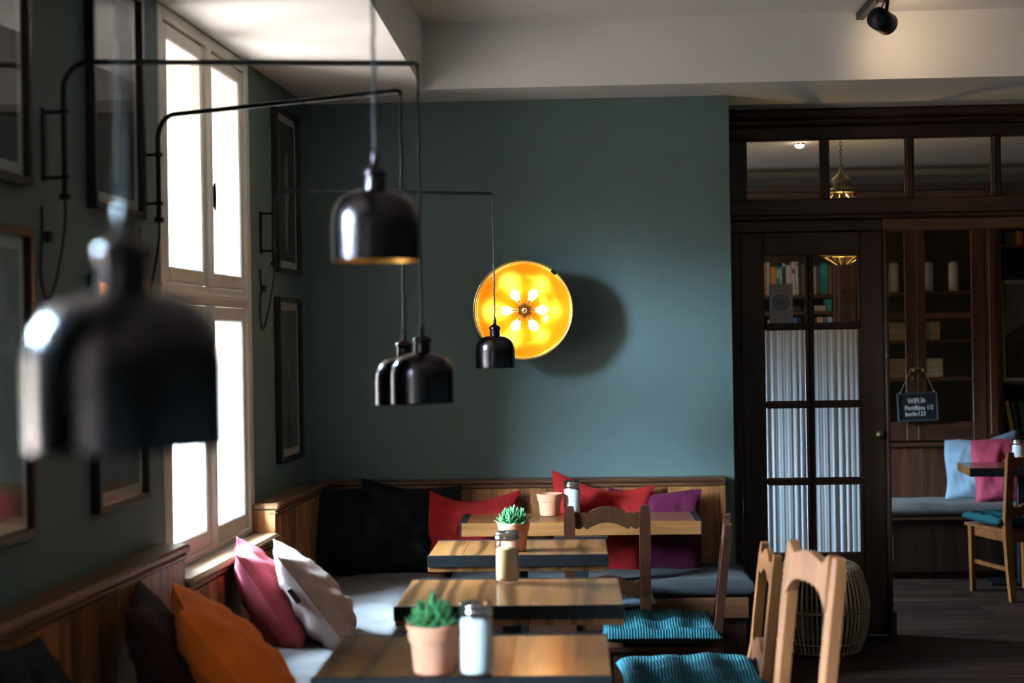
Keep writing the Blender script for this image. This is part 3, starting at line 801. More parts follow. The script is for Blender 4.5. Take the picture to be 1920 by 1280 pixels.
def tufted(mat, w, label, loc, rz, seed):
    rnd = random.Random(seed); N = 44; vs = []; fs = []; ph = rnd.uniform(0, 6)
    tufts = [(a * w * .29, b * w * .29) for a in (-1, 0, 1) for b in (-1, 0, 1)]
    for side in (1, -1):
        for j in range(N + 1):
            for i in range(N + 1):
                u = 2 * i / N - 1; v = 2 * j / N - 1
                x = u * w / 2 * (1 - .05 * (1 - v * v) * abs(u)); y = v * w / 2 * (1 - .05 * (1 - u * u) * abs(v))
                k = max(0, (1 - u ** 4) * (1 - v ** 4)) ** .45
                h = .062 * k
                for tx_, ty_ in tufts:
                    r2 = ((x - tx_) ** 2 + (y - ty_) ** 2)
                    h -= .050 * math.exp(-r2 / .0032) * k
                h += .004 * math.sin(9 * u + 4 * v + ph) * k
                vs.append((x, y, .036 + (h if side > 0 else -.034 * k)))
    n = (N + 1) ** 2
    for s_ in (0, 1):
        for j in range(N):
            for i in range(N):
                q = [s_ * n + j * (N + 1) + i, s_ * n + j * (N + 1) + i + 1, s_ * n + (j + 1) * (N + 1) + i + 1, s_ * n + (j + 1) * (N + 1) + i]
                fs.append(tuple(q if s_ == 0 else q[::-1]))
    o = MB().add(vs, fs, True).build('chair_cushion', mat, None, loc, (0, 0, rz), fix=False)
    for tx_, ty_ in tufts:
        MB().sphere((tx_, ty_, .049), .008, 8, 5, (1, 1, .5)).build('tuft_button', mat, o, fix=False)
    tag(o, label, 'cushion', 'tufted corduroy chair cushions'); return o
tufted('cord_pale', .41, 'pale blue striped cushion on the chair at the rear table', (.129, 6.49, .417), 0, 1)
tufted('cord_teal', .45, 'teal tufted corduroy cushion on the side-on chair', (CB[0] - .035, CB[1], .417), R(90), 2)
tufted('cord_teal', .47, 'teal tufted cushion at the lower picture edge on the chair behind the pale one', (CC[0] - .03, CC[1] - .02, .417), R(92), 3)
tufted('cord_teal', .44, 'teal cushion on the pale chair, below the picture edge', (CD[0] - .02, CD[1], .417), R(101), 4)

# ---------------------------------------------------------------- pots and plants
def pot(label, loc, rt, h, plant=None, seed=0, leaf=None):
    t = thing('plant_pot' if not plant else 'potted_succulent', label, 'pot' if not plant else 'plant', loc, random.uniform(0, 6))
    rb = rt * .74; rim = h * .36; ri = rt * .90
    m = MB().lathe([(.001, 0), (rb * .96, 0), (rb, .003), (ri * .925, h - rim - .001), (ri * .93, h - rim), (ri * .985, h - rim + .0005), (ri, h - rim + .003), (rt * .985, h - .004), (rt * .99, h), (rt * .90, h), (rt * .88, h - .004), (rb * .88, .010), (.001, .010)], 40)
    m.build('pot', 'terracotta', t)
    if plant:
        MB().lathe([(.001, h - .010), (rt * .87, h - .012)], 28).build('soil', 'soil', t)
        # one pointed fleshy leaf, shared by all
        L = 1.0; m = MB(); rows = 7; vs = []; fs = []
        for j in range(rows + 1):
            q = j / rows; wd = .22 * math.sin(math.pi * min(1, .18 + .82 * q) ** .8) ** .8 * (1 if q < .98 else .05); th = .085 * (1 - q) ** .5 + .01
            zc = .18 * q * q
            for a in range(6):
                an = a / 6 * 2 * math.pi
                vs.append((wd * math.cos(an), L * q, zc + th * math.sin(an)))
        for j in range(rows):
            for a in range(6):
                c = (a + 1) % 6; fs.append((j * 6 + a, j * 6 + c, j * 6 + 6 + c, j * 6 + 6 + a))
        fs.append(tuple(range(rows * 6, rows * 6 + 6)))
        m.add(vs, fs, True)
        lm = [m.mesh('leaf', 'leaf_green'), m.mesh('leaf', 'leaf_tip')]
        rnd = random.Random(seed)
        heads = [(0, 0, 1.0)] + [(rt * .55 * math.cos(a), rt * .55 * math.sin(a), .75) for a in [k * 2 * math.pi / leaf['heads'] + .4 for k in range(leaf['heads'])]]
        for hx, hy, hs in heads:
            cnt = leaf['n']
            for k in range(cnt):
                q = k / cnt; an = k * 2.4 + rnd.uniform(-.2, .2); el = .15 + 1.2 * q + rnd.uniform(-.12, .12)
                sc = leaf['len'] * hs * (1.05 - .35 * q) * rnd.uniform(.85, 1.1)
                o = link('leaf', lm[rnd.random() < .25], t)
                out = .004 * (1 - q)
                o.location = (hx + out * math.cos(an), hy + out * math.sin(an), h - .006 + q * leaf['rise'] * hs)
                o.rotation_euler = (Matrix.Rotation(an - math.pi / 2, 3, 'Z') @ Matrix.Rotation(el, 3, 'X')).to_euler()
                o.scale = (sc * leaf.get('fat', 1), sc, sc * leaf.get('fat', 1))
    return t
zt = .752
p = on_z(810, 1266, zt); pot('potted succulent with plump green leaves on the nearest table', (p.x, p.y + .045, zt), .066, .118, True, 3, dict(heads=9, n=16, len=.046, rise=.058, fat=1.1))
p = on_z(963, 1034, zt); pot('small pointed succulent in a terracotta pot on the third table from the viewer', (p.x, p.y + .045, zt), .064, .108, True, 5, dict(heads=5, n=16, len=.064, rise=.034, fat=.75))
p = on_z(1031, 967, zt); pot('empty terracotta pot on the wide table at the rear bench', (p.x, p.y + .04, zt), .062, .100)

# ---------------------------------------------------------------- sugar dispensers
def dispenser(label, loc, r, h, sugar, fillh=.8, flap=0.6):
    t = thing('sugar_dispenser', label, 'sugar dispenser', loc, flap, 'glass sugar dispensers')
    hb = h * .85; seg = 40
    m = MB(); prof = [(r * .9, 0), (r * .98, .006), (r, .014), (r * .97, .022), (r * .97, hb * .82), (r * .93, hb * .92), (r * .84, hb), (r * .84, hb + .006)]
    vs = []; fs = []
    for rr, z in prof:
        for i in range(seg):
            a = 2 * math.pi * i / seg; fl_ = 1 - (.035 if (.02 < z < hb * .9) else 0) * (.5 - .5 * math.cos(10 * a))
            vs.append((rr * fl_ * math.cos(a), rr * fl_ * math.sin(a), z))
    for j in range(len(prof) - 1):
        for i in range(seg): k = (i + 1) % seg; fs.append((j * seg + i, j * seg + k, j * seg + seg + k, j * seg + seg + i))
    fs.append(tuple(range(seg))[::-1]); m.add(vs, fs, True)
    m.build('glass_jar', 'jar_glass', t)
    fz = hb * fillh
    MB().lathe([(.001, .008), (r * .86, .008), (r * .89, .018), (r * .89, fz), (r * .7, fz + .003), (.001, fz + .005)], 28).build('sugar', sugar, t)
    lid = MB().lathe([(r * .92, hb - .004), (r * .97, hb - .002), (r * .97, hb + .008), (r * .94, hb + .010), (r * .94, hb + .016), (r * .97, hb + .018), (r * .95, hb + .026), (r * .75, h - .008), (r * .45, h - .001), (.001, h)], 32).build('lid', 'chrome', t)
    MB().box(-.010, .010, -r * .55, -.004, h - .003, h + .001, .001).build('pour_flap', 'chrome', lid)
    return t
p = on_z(892, 1272, zt); dispenser('white sugar dispenser beside the plump succulent on the nearest table', (p.x, p.y + .040, zt), .043, .178, 'sugar_white', .9)
p = on_z(951, 1094, zt); dispenser('brown sugar dispenser alone on the second table', (p.x, p.y + .036, zt), .042, .170, 'sugar_brown', .78)
p = on_z(1073, 965, zt); dispenser('white sugar dispenser beside the empty terracotta pot', (p.x, p.y + .036, zt), .041, .150, 'sugar_white', .9)

# ---------------------------------------------------------------- pendant lamps on swing arms
def shade_parts(t, P, r=.086, seg=40):
    """P: bottom centre of the shade, relative to t"""
    M = Matrix.Translation(P); k = r / .086
    out = [(.086, 0), (.086, .072), (.0845, .088), (.080, .104), (.071, .119), (.058, .130), (.042, .1365), (.026, .139), (.024, .139)]
    out = [(a * k, b_ * k) for a, b_ in out]
    sh = MB().lathe(out, seg, M).build('shade', 'lamp_bronze', t, fix=False)
    MB().lathe([(a - .0022, b_ - .0016 if b_ > 0 else 0) for a, b_ in out[:-1]] + [(.001, .137 * k)], seg, M).build('shade_lining', 'gold_lining', sh, fix=False)
    MB().lathe([(out[0][0] - .0026, -.0002), (out[0][0] + .0008, -.0012), (out[0][0] + .0008, .002)], seg, M).build('rim', 'lamp_bronze', sh, fix=False)
    z = .139 * k
    MB().lathe([(.0225, z), (.0215, z + .022), (.0215, z + .026), (.025, z + .029), (.025, z + .036), (.021, z + .041), (.013, z + .046), (.008, z + .050), (.001, z + .050)], 24, M).build('socket', 'lamp_bronze', t)
    MB().lathe([(.0065, z + .048), (.0075, z + .060), (.0068, z + .074), (.0045, z + .080), (.001, z + .081)], 14, M).build('cord_grip', 'lamp_bronze', t)
    b_ = MB().sphere(P + Vector((0, 0, .055 * k)), .028 * k, 14, 8); b_.lathe([(.013, .07 * k), (.013, .125 * k)], 12, M); b_.build('bulb', 'paper_white', t)
    return z + .075
def pendant(label, sb, zb, za, end, r=.086, cable=True, off=.060):
    """sb: distance along the window wall of the bracket, zb..: bracket heights, za: arm height, end: bottom centre of shade"""
    base = LW(0, sb, zb[0]); t = thing('pendant_lamp', label, 'lamp', base, 0, 'black pendant lamps on swing arms')
    L = lambda n, s, z: LW(n, sb + s, z) - base
    st = MB(); z0, z1 = zb
    q = MB().box(.0005, .008, -.012, .012, z0 - .01, z1 + .01, .001); q.v = [tuple(L(a, b_, c)) for a, b_, c in q.v]; q.build('wall_strap', 'black_steel', t)
    for z in (z0, z1):
        pr = MB().tube([L(.004, 0, z), L(off + .014, 0, z)], .005, 8); pr.lathe([(.013, -.006), (.013, .006)], 12, Matrix.Translation(L(off, 0, z)), True, True); pr.build('bracket_ring', 'black_steel', t)
    endp = Vector(end) - base
    hd = Vector((endp.x, endp.y, 0)) - Vector((L(off, 0, 0).x, L(off, 0, 0).y, 0)); ln = hd.length; hd.normalize()
    p0 = L(off, 0, 0); rz = za - base.z; rad = .075
    slope = -.02
    path = [Vector((p0.x, p0.y, z0 - .045 - base.z)), Vector((p0.x, p0.y, rz - rad))]
    for k in range(1, 9):
        a = k / 8 * math.pi / 2
        path.append(Vector((p0.x, p0.y, rz - rad)) + hd * (rad * (1 - math.cos(a))) + Vector((0, 0, rad * math.sin(a))))
    tip = Vector((endp.x, endp.y, rz + slope * (ln - rad)))
    path += [tip - hd * .010, tip - hd * .003 + Vector((0, 0, -.004)), tip + Vector((0, 0, -.012))]
    MB().tube(path, .0078, 10).build('swing_arm', 'black_steel', t)
    MB().lathe([(.001, z0 - .062 - base.z), (.016, z0 - .062 - base.z), (.016, z0 - .046 - base.z), (.001, z0 - .046 - base.z)], 12, Matrix.Translation((p0.x, p0.y, 0))).build('end_knob', 'black_steel', t)
    top = shade_parts(t, endp, r)
    a = tip + Vector((0, 0, -.01)); b_ = endp + Vector((0, 0, top))
    MB().tube([a + (b_ - a) * (i / 14) + Vector((.0012 * math.sin(i * 2.1), .0012 * math.cos(i * 1.7), 0)) for i in range(15)], .0036, 8).build('cord', 'black_cord', t)
    if cable:
        zk = z0 - .062
        pts = [L(off, 0, zk), L(off - .005, .012, zk - .05), L(.035, .035, zk - .13), L(.012, .03, zk - .24), L(.010, -.02, zk - .27), L(.010, -.055, zk - .20), L(.012, -.045, zk - .10), L(.006, -.03, zk - .02)]
        MB().tube(smooth_path(pts, 6), .0042, 8).build('power_cable', 'black_cord', t)
        cl = MB().box(.001, .022, -.014, .014, zk - .115, zk - .085, .003); cl.v = [tuple(L(a_, b2, c)) for a_, b2, c in cl.v]; cl.build('cable_clip', 'black_cord', t)
    return t
def end_at(u, v, d): return at_d(u, v, d)
# brackets found on the wall, shades from the drop of their cords
pendant('black pendant lamp hanging in front of the round golden wall lamp', 6.43, (1.965, 2.125), 2.222, end_at(929, 689, 6.50))
pendant('black pendant lamp half hidden behind its twin, arm crossing the window', 4.915, (2.03, 2.19), 2.315, end_at(760, 757, 4.36))
pendant('black pendant lamp overlapping its twin, on the longest high swing arm', 4.12, (2.03, 2.21), 2.345, end_at(793, 755, 4.10))
pendant('shiny black pendant lamp hanging alone in the middle left with a white highlight', 2.99 + .12, (1.99, 2.15), 2.30, end_at(706, 489, 2.93))
pendant('large blurred black pendant lamp closest to the viewer', 1.40, (1.99, 2.15), 2.30, end_at(240, 838, 1.32))

# ---------------------------------------------------------------- round golden wall lamp
RL = .236
cl_ = on_y(984, 581, 7.10)
wlm = thing('wall_lamp', 'round golden dish wall lamp with six glowing bulbs', 'lamp', (cl_.x, YB, cl_.z), rot=(R(90), 0, 0))   # local z points to the room
wlm.rotation_euler = (Matrix.Rotation(R(-2.0), 3, 'Z') @ Matrix.Rotation(R(90), 3, 'X')).to_euler()
MB().lathe([(.001, .004), (.075, .004), (.085, .012), (.085, .030), (.060, .040), (.05, .06)], 40).build('wall_mount', 'dish_gold', wlm)
prof = [(.001, .055), (.05, .056), (.10, .066), (.145, .087), (.180, .118), (.205, .155), (.220, .190), (.225, .205)]
dsh = MB().lathe(prof + [(.229, .205), (.229, .213), (RL, .215), (RL, .207), (.231, .203), (.224, .188), (.208, .152), (.183, .114), (.148, .083), (.10, .061), (.05, .051)], 72).build('dish', 'dish_gold', wlm)
MB().lathe([(RL - .004, .2095), (RL + .003, .212), (RL + .004, .218), (RL, .221), (RL - .006, .219), (RL - .009, .213)], 72).build('rim', 'brass', dsh)
MB().lathe([(.2245, .2065), (.2295, .2145)], 72).build('rim_shade', 'dark_brass', dsh)  # dark ring paints the shading inside the lip
MB().lathe([(.001, .130), (.012, .129), (.014, .122), (.026, .112), (.036, .098), (.036, .078), (.03, .06)], 24).build('hub', 'dark_brass', wlm)
MB().sphere((0, 0, .133), .0125, 14, 8, (1, 1, .6)).build('finial', 'chrome', wlm)
for k in range(6):
    a = k * math.pi / 3 + R(0)
    d = Vector((math.cos(a) * .93, math.sin(a) * .93, .37)); 
    Mk = Matrix.Translation((0, 0, .098)) @ d.to_track_quat('Z', 'Y').to_matrix().to_4x4()
    sk = MB().lathe([(.010, .030), (.013, .034), (.013, .058), (.0145, .060), (.0145, .066)], 18, Mk, False, True).build('bulb_holder', 'brass', wlm)
    MB().lathe([(.011, .062), (.013, .070), (.019, .079), (.0225, .090), (.0225, .098), (.019, .108), (.011, .115), (.001, .117)], 18, Mk).build('bulb', 'bulb_glow', sk, fix=False)
for a in (50,):
    c = Vector((math.cos(R(a)) * (RL - .006), math.sin(R(a)) * (RL - .006), .214))
    MB().box(-.014, .014, -.009, .009, -.006, .010, .002).xform(Matrix.Translation(c) @ Matrix.Rotation(R(a + 90), 4, 'Z')).build('rim_clip', 'black_steel', wlm)

# ---------------------------------------------------------------- framed prints on the window wall
def art_mat(name, bgc, kind, seed):
    mt, nt, b = new_mat(name)
    tc = nd(nt, 'ShaderNodeTexCoord'); sp = nd(nt, 'ShaderNodeSeparateXYZ'); nt.links.new(tc.outputs['Generated'], sp.inputs[0])
    n = nd(nt, 'ShaderNodeTexNoise'); n.inputs['Scale'].default_value = 3 + seed; n.inputs['Detail'].default_value = 5
    nt.links.new(tc.outputs['Generated'], n.inputs['Vector'])
    cr = nd(nt, 'ShaderNodeValToRGB'); cr.color_ramp.elements[0].position = .4; cr.color_ramp.elements[1].position = .65
    cr.color_ramp.elements[0].color = (*bgc[0], 1); cr.color_ramp.elements[1].color = (*bgc[1], 1)
    nt.links.new(n.outputs['Fac'], cr.inputs[0]); nt.links.new(cr.outputs[0], b.inputs['Base Color']); b.inputs['Roughness'].default_value = .8
    return mt
art_mat('art_dark', ((.018, .017, .016), (.05, .046, .042)), 0, 1)
art_mat('art_grey', ((.10, .095, .09), (.16, .15, .14)), 0, 2)
art_mat('art_pale', ((.22, .20, .18), (.34, .31, .28)), 0, 3)
plain('art_figure_pale', (.30, .26, .22), .8); plain('art_figure_dark', (.03, .03, .032), .8)
def framed(label, s0, s1, z0, z1, art, mat_w=.035, frame='frame_black', figure=None, depth=.03):
    t = thing('framed_print', label, 'picture', LW(0, (s0 + s1) / 2, z0), -PHI, 'framed prints on the window wall')
    w, h = s1 - s0, z1 - z0; f = .022
    m = MB(); m.box(.001, depth, -w / 2, -w / 2 + f, 0, h, .002); m.box(.001, depth, w / 2 - f, w / 2, 0, h, .002); m.box(.001, depth, -w / 2 + f, w / 2 - f, 0, f, .002); m.box(.001, depth, -w / 2 + f, w / 2 - f, h - f, h, .002)
    m.build('frame', frame, t)
    MB().box(.004, .008, -w / 2 + f, w / 2 - f, f, h - f).build('mat_board', 'paper_white', t)
    a = MB().box(.008, .0095, -w / 2 + f + mat_w, w / 2 - f - mat_w, f + mat_w, h - f - mat_w).build('print', art, t)
    if figure:
        for k, (mat, pts) in enumerate(figure):
            # flat printed shape: (y, z) fractions of the print area
            pw_, ph_ = w - 2 * f - 2 * mat_w, h - 2 * f - 2 * mat_w
            vs = [(.0099 + k * .0003, -pw_ / 2 + a_ * pw_, f + mat_w + b_ * ph_) for a_, b_ in pts]
            MB().add(vs, [tuple(range(len(vs)))]).build('printed_shape', mat, a)
    MB().box(.016, .018, -w / 2 + f - .002, w / 2 - f + .002, f - .002, h - f + .002).build('pane', 'picture_glass', t)
    return t
dress = [('art_figure_dark', [(.36, .02), (.62, .02), (.56, .22), (.52, .36), (.58, .44), (.60, .50), (.52, .52), (.46, .50), (.42, .44), (.46, .36), (.40, .20)]),
         ('art_figure_pale', [(.47, .52), (.53, .52), (.54, .60), (.46, .60)])]
body = [('art_figure_pale', [(.44, .06), (.54, .06), (.58, .30), (.66, .48), (.60, .62), (.64, .76), (.52, .82), (.44, .70), (.46, .50), (.40, .30)])]
framed('black framed dark print in the upper row beyond the window', 6.645, 7.09, 1.886, 2.63, 'art_dark', figure=body)
framed('black framed print of a standing figure in a dark dress, low beyond the window', 6.645, 7.085, 1.032, 1.775, 'art_grey', figure=dress)
framed('tall black framed print in the upper row just left of the window', 4.435, 4.885, 1.975, 2.70, 'art_dark', figure=body)
framed('black framed print low on the wall, half hidden by the nearest pendant lamp', 4.43, 4.885, 1.068, 1.78, 'art_grey')
framed('framed print cut by the upper left picture corner', 3.53, 3.988, 1.992, 2.70, 'art_dark')
framed('framed pale print with a brown top frame cut by the picture side', 3.35, 3.98, 1.066, 1.878, 'art_pale', frame='dark_wood')

# ---------------------------------------------------------------- ceiling track and spotlight
tr0 = on_z(1603, 34, Z_HIGH)
tk = thing('track_light', 'black ceiling track with a cylindrical spotlight shining on the bulkhead', 'lamp', (tr0.x, tr0.y - .03, Z_HIGH))
MB().box(-.018, .018, -3.2, 0, -.036, -.0005, .003).build('track', 'black_steel', tk)
hp = on_z(1666, -30, Z_HIGH - .03)      # where the stem leaves the track, above the frame
sy = -.62
body_c = at_d(1652, 38, tk.location.y + sy) - tk.location
aim = (on_y(1760, 105, YS) - (tk.location + body_c)).normalized()
MB().box(-.022, .022, sy - .08, sy + .06, -.062, -.036, .004).build('adapter', 'black_steel', tk)
MB().tube([Vector((.016, sy, -.05)), Vector((body_c.x + .02, sy + .02, -.065)), body_c + Vector((.025, .02, .02))], .008, 8).build('stem', 'black_steel', tk)
Mh = Matrix.Translation(body_c) @ aim.to_track_quat('Z', 'Y').to_matrix().to_4x4()
hd_ = MB().lathe([(.001, -.062), (.018, -.062), (.020, -.056), (.030, -.056), (.032, -.050), (.040, -.047), (.047, -.040), (.048, .062), (.046, .064), (.043, .062), (.043, .030), (.001, .028)], 36, Mh).build('lamp_head', 'black_steel', tk)
MB().tube(smooth_path([body_c + Vector((-.01, -.03, .035)), body_c + Vector((.005, -.05, .07)), Vector((-.01, sy - .03, -.06))], 6), .0035, 6).build('cable', 'black_cord', tk)
MB().lathe([(.001, .030), (.040, .031)], 24, Mh).build('lens', 'spot_glow', hd_)
sl = bpy.data.lights.new('spot_beam', 'SPOT'); sl.energy = 3.2; sl.color = (1.0, .70, .42); sl.spot_size = R(125); sl.spot_blend = 1.0; sl.shadow_soft_size = .04
so = bpy.data.objects.new('spot_beam', sl); COL.objects.link(so); so.parent = tk
so.matrix_local = Mh @ Matrix.Translation((0, 0, .075)) @ Matrix.Rotation(math.pi, 4, 'X')

# ---------------------------------------------------------------- rattan stool
ps = on_z(1552, 1238, 0)
st = thing('rattan_stool', 'round barrel shaped rattan stool in front of the glazed door', 'stool', (ps.x, ps.y + .22, 0))
HS = .44
def barrel(q): return .185 + .055 * math.sin(math.pi * min(1, max(0, q * .92 + .04))) ** .8
NC = 60
cm = MB().tube([(barrel(j / 12), 0, .02 + (HS - .04) * j / 12) for j in range(13)] + [(.175, 0, HS - .006), (.155, 0, HS)], .0060, 6).mesh('cane', 'rattan')
for k in range(NC):
    link('cane', cm, st, None, (0, 0, 2 * math.pi * k / NC))
for q, rr in ((.0, .007), (.12, .004), (.5, .0035), (.52, .0035), (.9, .004), (.985, .006)):
    R_ = barrel(q) + (.004 if 0 < q < .95 else 0)
    MB().tube([(R_ * math.cos(a), R_ * math.sin(a), .02 + (HS - .04) * q) for a in [2 * math.pi * i / 48 for i in range(48)]], rr, 6, closed=True).build('hoop', 'rattan', st)
for rr in (.150, .125, .100, .075, .05, .025):
    MB().tube([(rr * math.cos(a), rr * math.sin(a), HS + .001) for a in [2 * math.pi * i / 36 for i in range(36)]], .007, 6, closed=True).build('top_ring', 'rattan', st)
MB().lathe([(.001, HS - .006), (.155, HS - .006), (.155, HS - .012), (.001, HS - .012)], 36).build('top_board', 'rattan', st)
for k in range(4):
    a = k * math.pi / 2 + .5
    MB().lathe([(.012, 0), (.014, .02)], 10, Matrix.Translation((.17 * math.cos(a), .17 * math.sin(a), 0)), True, True).build('foot', 'rattan', st)

# ---------------------------------------------------------------- door curtain and card
cu = MB(); nx, nz = 260, 8; vs = []; fs = []
rc = random.Random(4); ph = [rc.uniform(0, 6) for _ in range(4)]
for j in range(nz + 1):
    for i in range(nx + 1):
        q = i / nx; x = .985 + .522 * q; z = .41 + 1.20 * j / nz
        am = .0048 * (1 - .3 * (j / nz)) * (.6 + .4 * math.sin(q * 17 + ph[3]))
        y = YP + .062 + am * math.sin(q * 98 + ph[0] + 1.5 * math.sin(q * 13 + ph[1])) + .0006 * math.sin(q * 211 + ph[2] + j * .15)
        vs.append((x, y, z))
for j in range(nz):
    for i in range(nx): a = j * (nx + 1) + i; fs.append((a, a + 1, a + nx + 2, a + nx + 1))
ct = cu.add(vs, fs, True).build('door_curtain', 'curtain_cloth', None, fix=False)
tag(ct, 'white gathered curtain behind the lower door panes', 'curtain')
MB().tube([(.98, YP + .062, 1.612), (1.512, YP + .062, 1.612)], .005, 8).build('curtain_rod', 'dull_brass', ct)
a, b_ = on_y(1442, 532, YP + .013), on_y(1487, 606, YP + .013)
cdx = thing('card_sign', 'grey printed card with a round emblem taped inside the upper door pane', 'sign', (a.x, YP + .0125, b_.z))
W_, H_ = b_.x - a.x, a.z - b_.z
MB().box(0, W_, -.0008, .0008, 0, H_).build('card', 'card_grey', cdx)
def ring2(cx, cz, r0, r1, y, n=40):
    vs = [(cx + r * math.cos(t), y, cz + r * math.sin(t)) for r in (r0, r1) for t in [2 * math.pi * i / n for i in range(n)]]
    return MB().add(vs, [(i, (i + 1) % n, n + (i + 1) % n, n + i) for i in range(n)])
em = ring2(W_ / 2, H_ * .53, .030, .044, -.0012); em.add([(W_ / 2 + .026 * math.cos(t), -.0012, H_ * .53 + .026 * math.sin(t)) for t in [2 * math.pi * i / 28 for i in range(28)]], [tuple(range(28))])
em.build('emblem', 'card_ink', cdx)
s1_ = MB()
for z, wq in ((.92, .82), (.84, .70), (.22, .70), (.16, .62), (.10, .74)):
    s1_.box(W_ * (1 - wq) / 2, W_ * (1 + wq) / 2, -.0013, -.0010, H_ * z, H_ * z + .0025)
s1_.box(W_ / 2 - .016, W_ / 2 + .010, -.0016, -.0013, H_ * .55, H_ * .55 + .004); s1_.box(W_ / 2 - .008, W_ / 2 + .016, -.0016, -.0013, H_ * .49, H_ * .49 + .004)
s1_.build('print_line', 'card_ink', cdx)
#@@BACKROOM
# ================================================================== BACK ROOM
def bxp(u, v=600, y=YC): return on_y(u, v, y).x
def bz(v, u=1700, y=YC): return on_y(u, v, y).z
CT = bz(345, 1620) - .046                # cabinet top below its crown
zl = bz(829, 1750)                       # ledge
yb_ = 10.38
def case_obj(name, label, x0, x1, shelves, z0=None, ytop=None):
    z0 = z0 or zl
    t = thing(name, label, 'bookcase', ((x0 + x1) / 2, YC, z0))
    L = lambda a, b, y0, y1, c, d, nm, mt='cabinet_wood', bv=.003: MB().box(a - t.location.x, b - t.location.x, y0 - YC, y1 - YC, c - z0, d - z0, bv).build(nm, mt, t)
    L(x0, x0 + .022, YC + .02, yb_, z0, CT, 'side_panel'); L(x1 - .022, x1, YC + .02, yb_, z0, CT, 'side_panel')
    L(x0 + .022, x1 - .022, yb_ - .012, yb_, z0, CT, 'back_panel', 'dark_wood')
    L(x0 + .022, x1 - .022, YC + .02, yb_ - .012, CT - .03, CT, 'top_panel', 'cabinet_wood_x'); L(x0 + .022, x1 - .022, YC + .02, yb_ - .012, z0, z0 + .03, 'bottom_panel', 'cabinet_wood_x')
    for s in shelves: L(x0 + .022, x1 - .022, YC + .025, yb_ - .012, s - .022, s, 'shelf', 'cabinet_wood_x')
    return t, L
xA0, xA1 = bxp(1330), bxp(1570)
xB0, xB1 = bxp(1609), bxp(1848)
xC0, xC1 = bxp(1875), bxp(2150)
shA = [bz(553, 1480), bz(584, 1480), bz(625, 1480), bz(690, 1480), bz(755, 1480), bz(465, 1480)]
shB = [bz(547, 1730, YC + .15), bz(637, 1730, YC + .15), bz(707, 1730, YC + .15)]
shC = [bz(457, 1900), bz(512, 1900) * 0 + bz(715, 1900)]
A, LA = case_obj('bookcase', 'dark wooden bookcase with colourful book spines behind the glazed door', xA0, xA1 + .005, shA)
B, LB = case_obj('wire_front_cabinet', 'dark cabinet with wire mesh doors holding candles and boxes', xB0, xB1, shB)
B['category'] = 'cabinet'
C_, LC = case_obj('bookcase', 'open dark bookcase with framed picture at the far picture side', xC0, xC1, shC)
# closed panel between bookcase and cabinet
pn = thing('panel_door_cabinet', 'narrow closed dark wooden cabinet between bookcase and wire mesh cabinet', 'cabinet', ((xA1 + xB0) / 2, YC, zl))
hw_ = (xB0 - xA1) / 2 - .007
MB().box(-hw_, hw_, .02, yb_ - YC, 0, CT - zl, .003).build('body', 'cabinet_wood', pn)
dpn = MB().box(-hw_ + .004, hw_ - .004, -.002, .02, .01, CT - zl - .01, .004).build('door', 'cabinet_wood', pn)
MB().sphere((-.02, -.012, bz(547, 1577) - zl), .011, 10, 6).build('knob', 'black_steel', dpn)
ps_ = thing('pilaster', 'slim dark wooden pilaster between wire mesh cabinet and open bookcase', 'pilaster', ((xB1 + xC0) / 2, YC, zl))
hw2 = (xC0 - xB1) / 2 - .003
MB().box(-hw2, hw2, .0, yb_ - YC, 0, CT - zl, .003).build('body', 'cabinet_wood', ps_)
MB().box(-hw2 + .02, hw2 - .02, -.008, .0, .05, CT - zl - .08, .004).build('raised_panel', 'cabinet_wood', ps_)
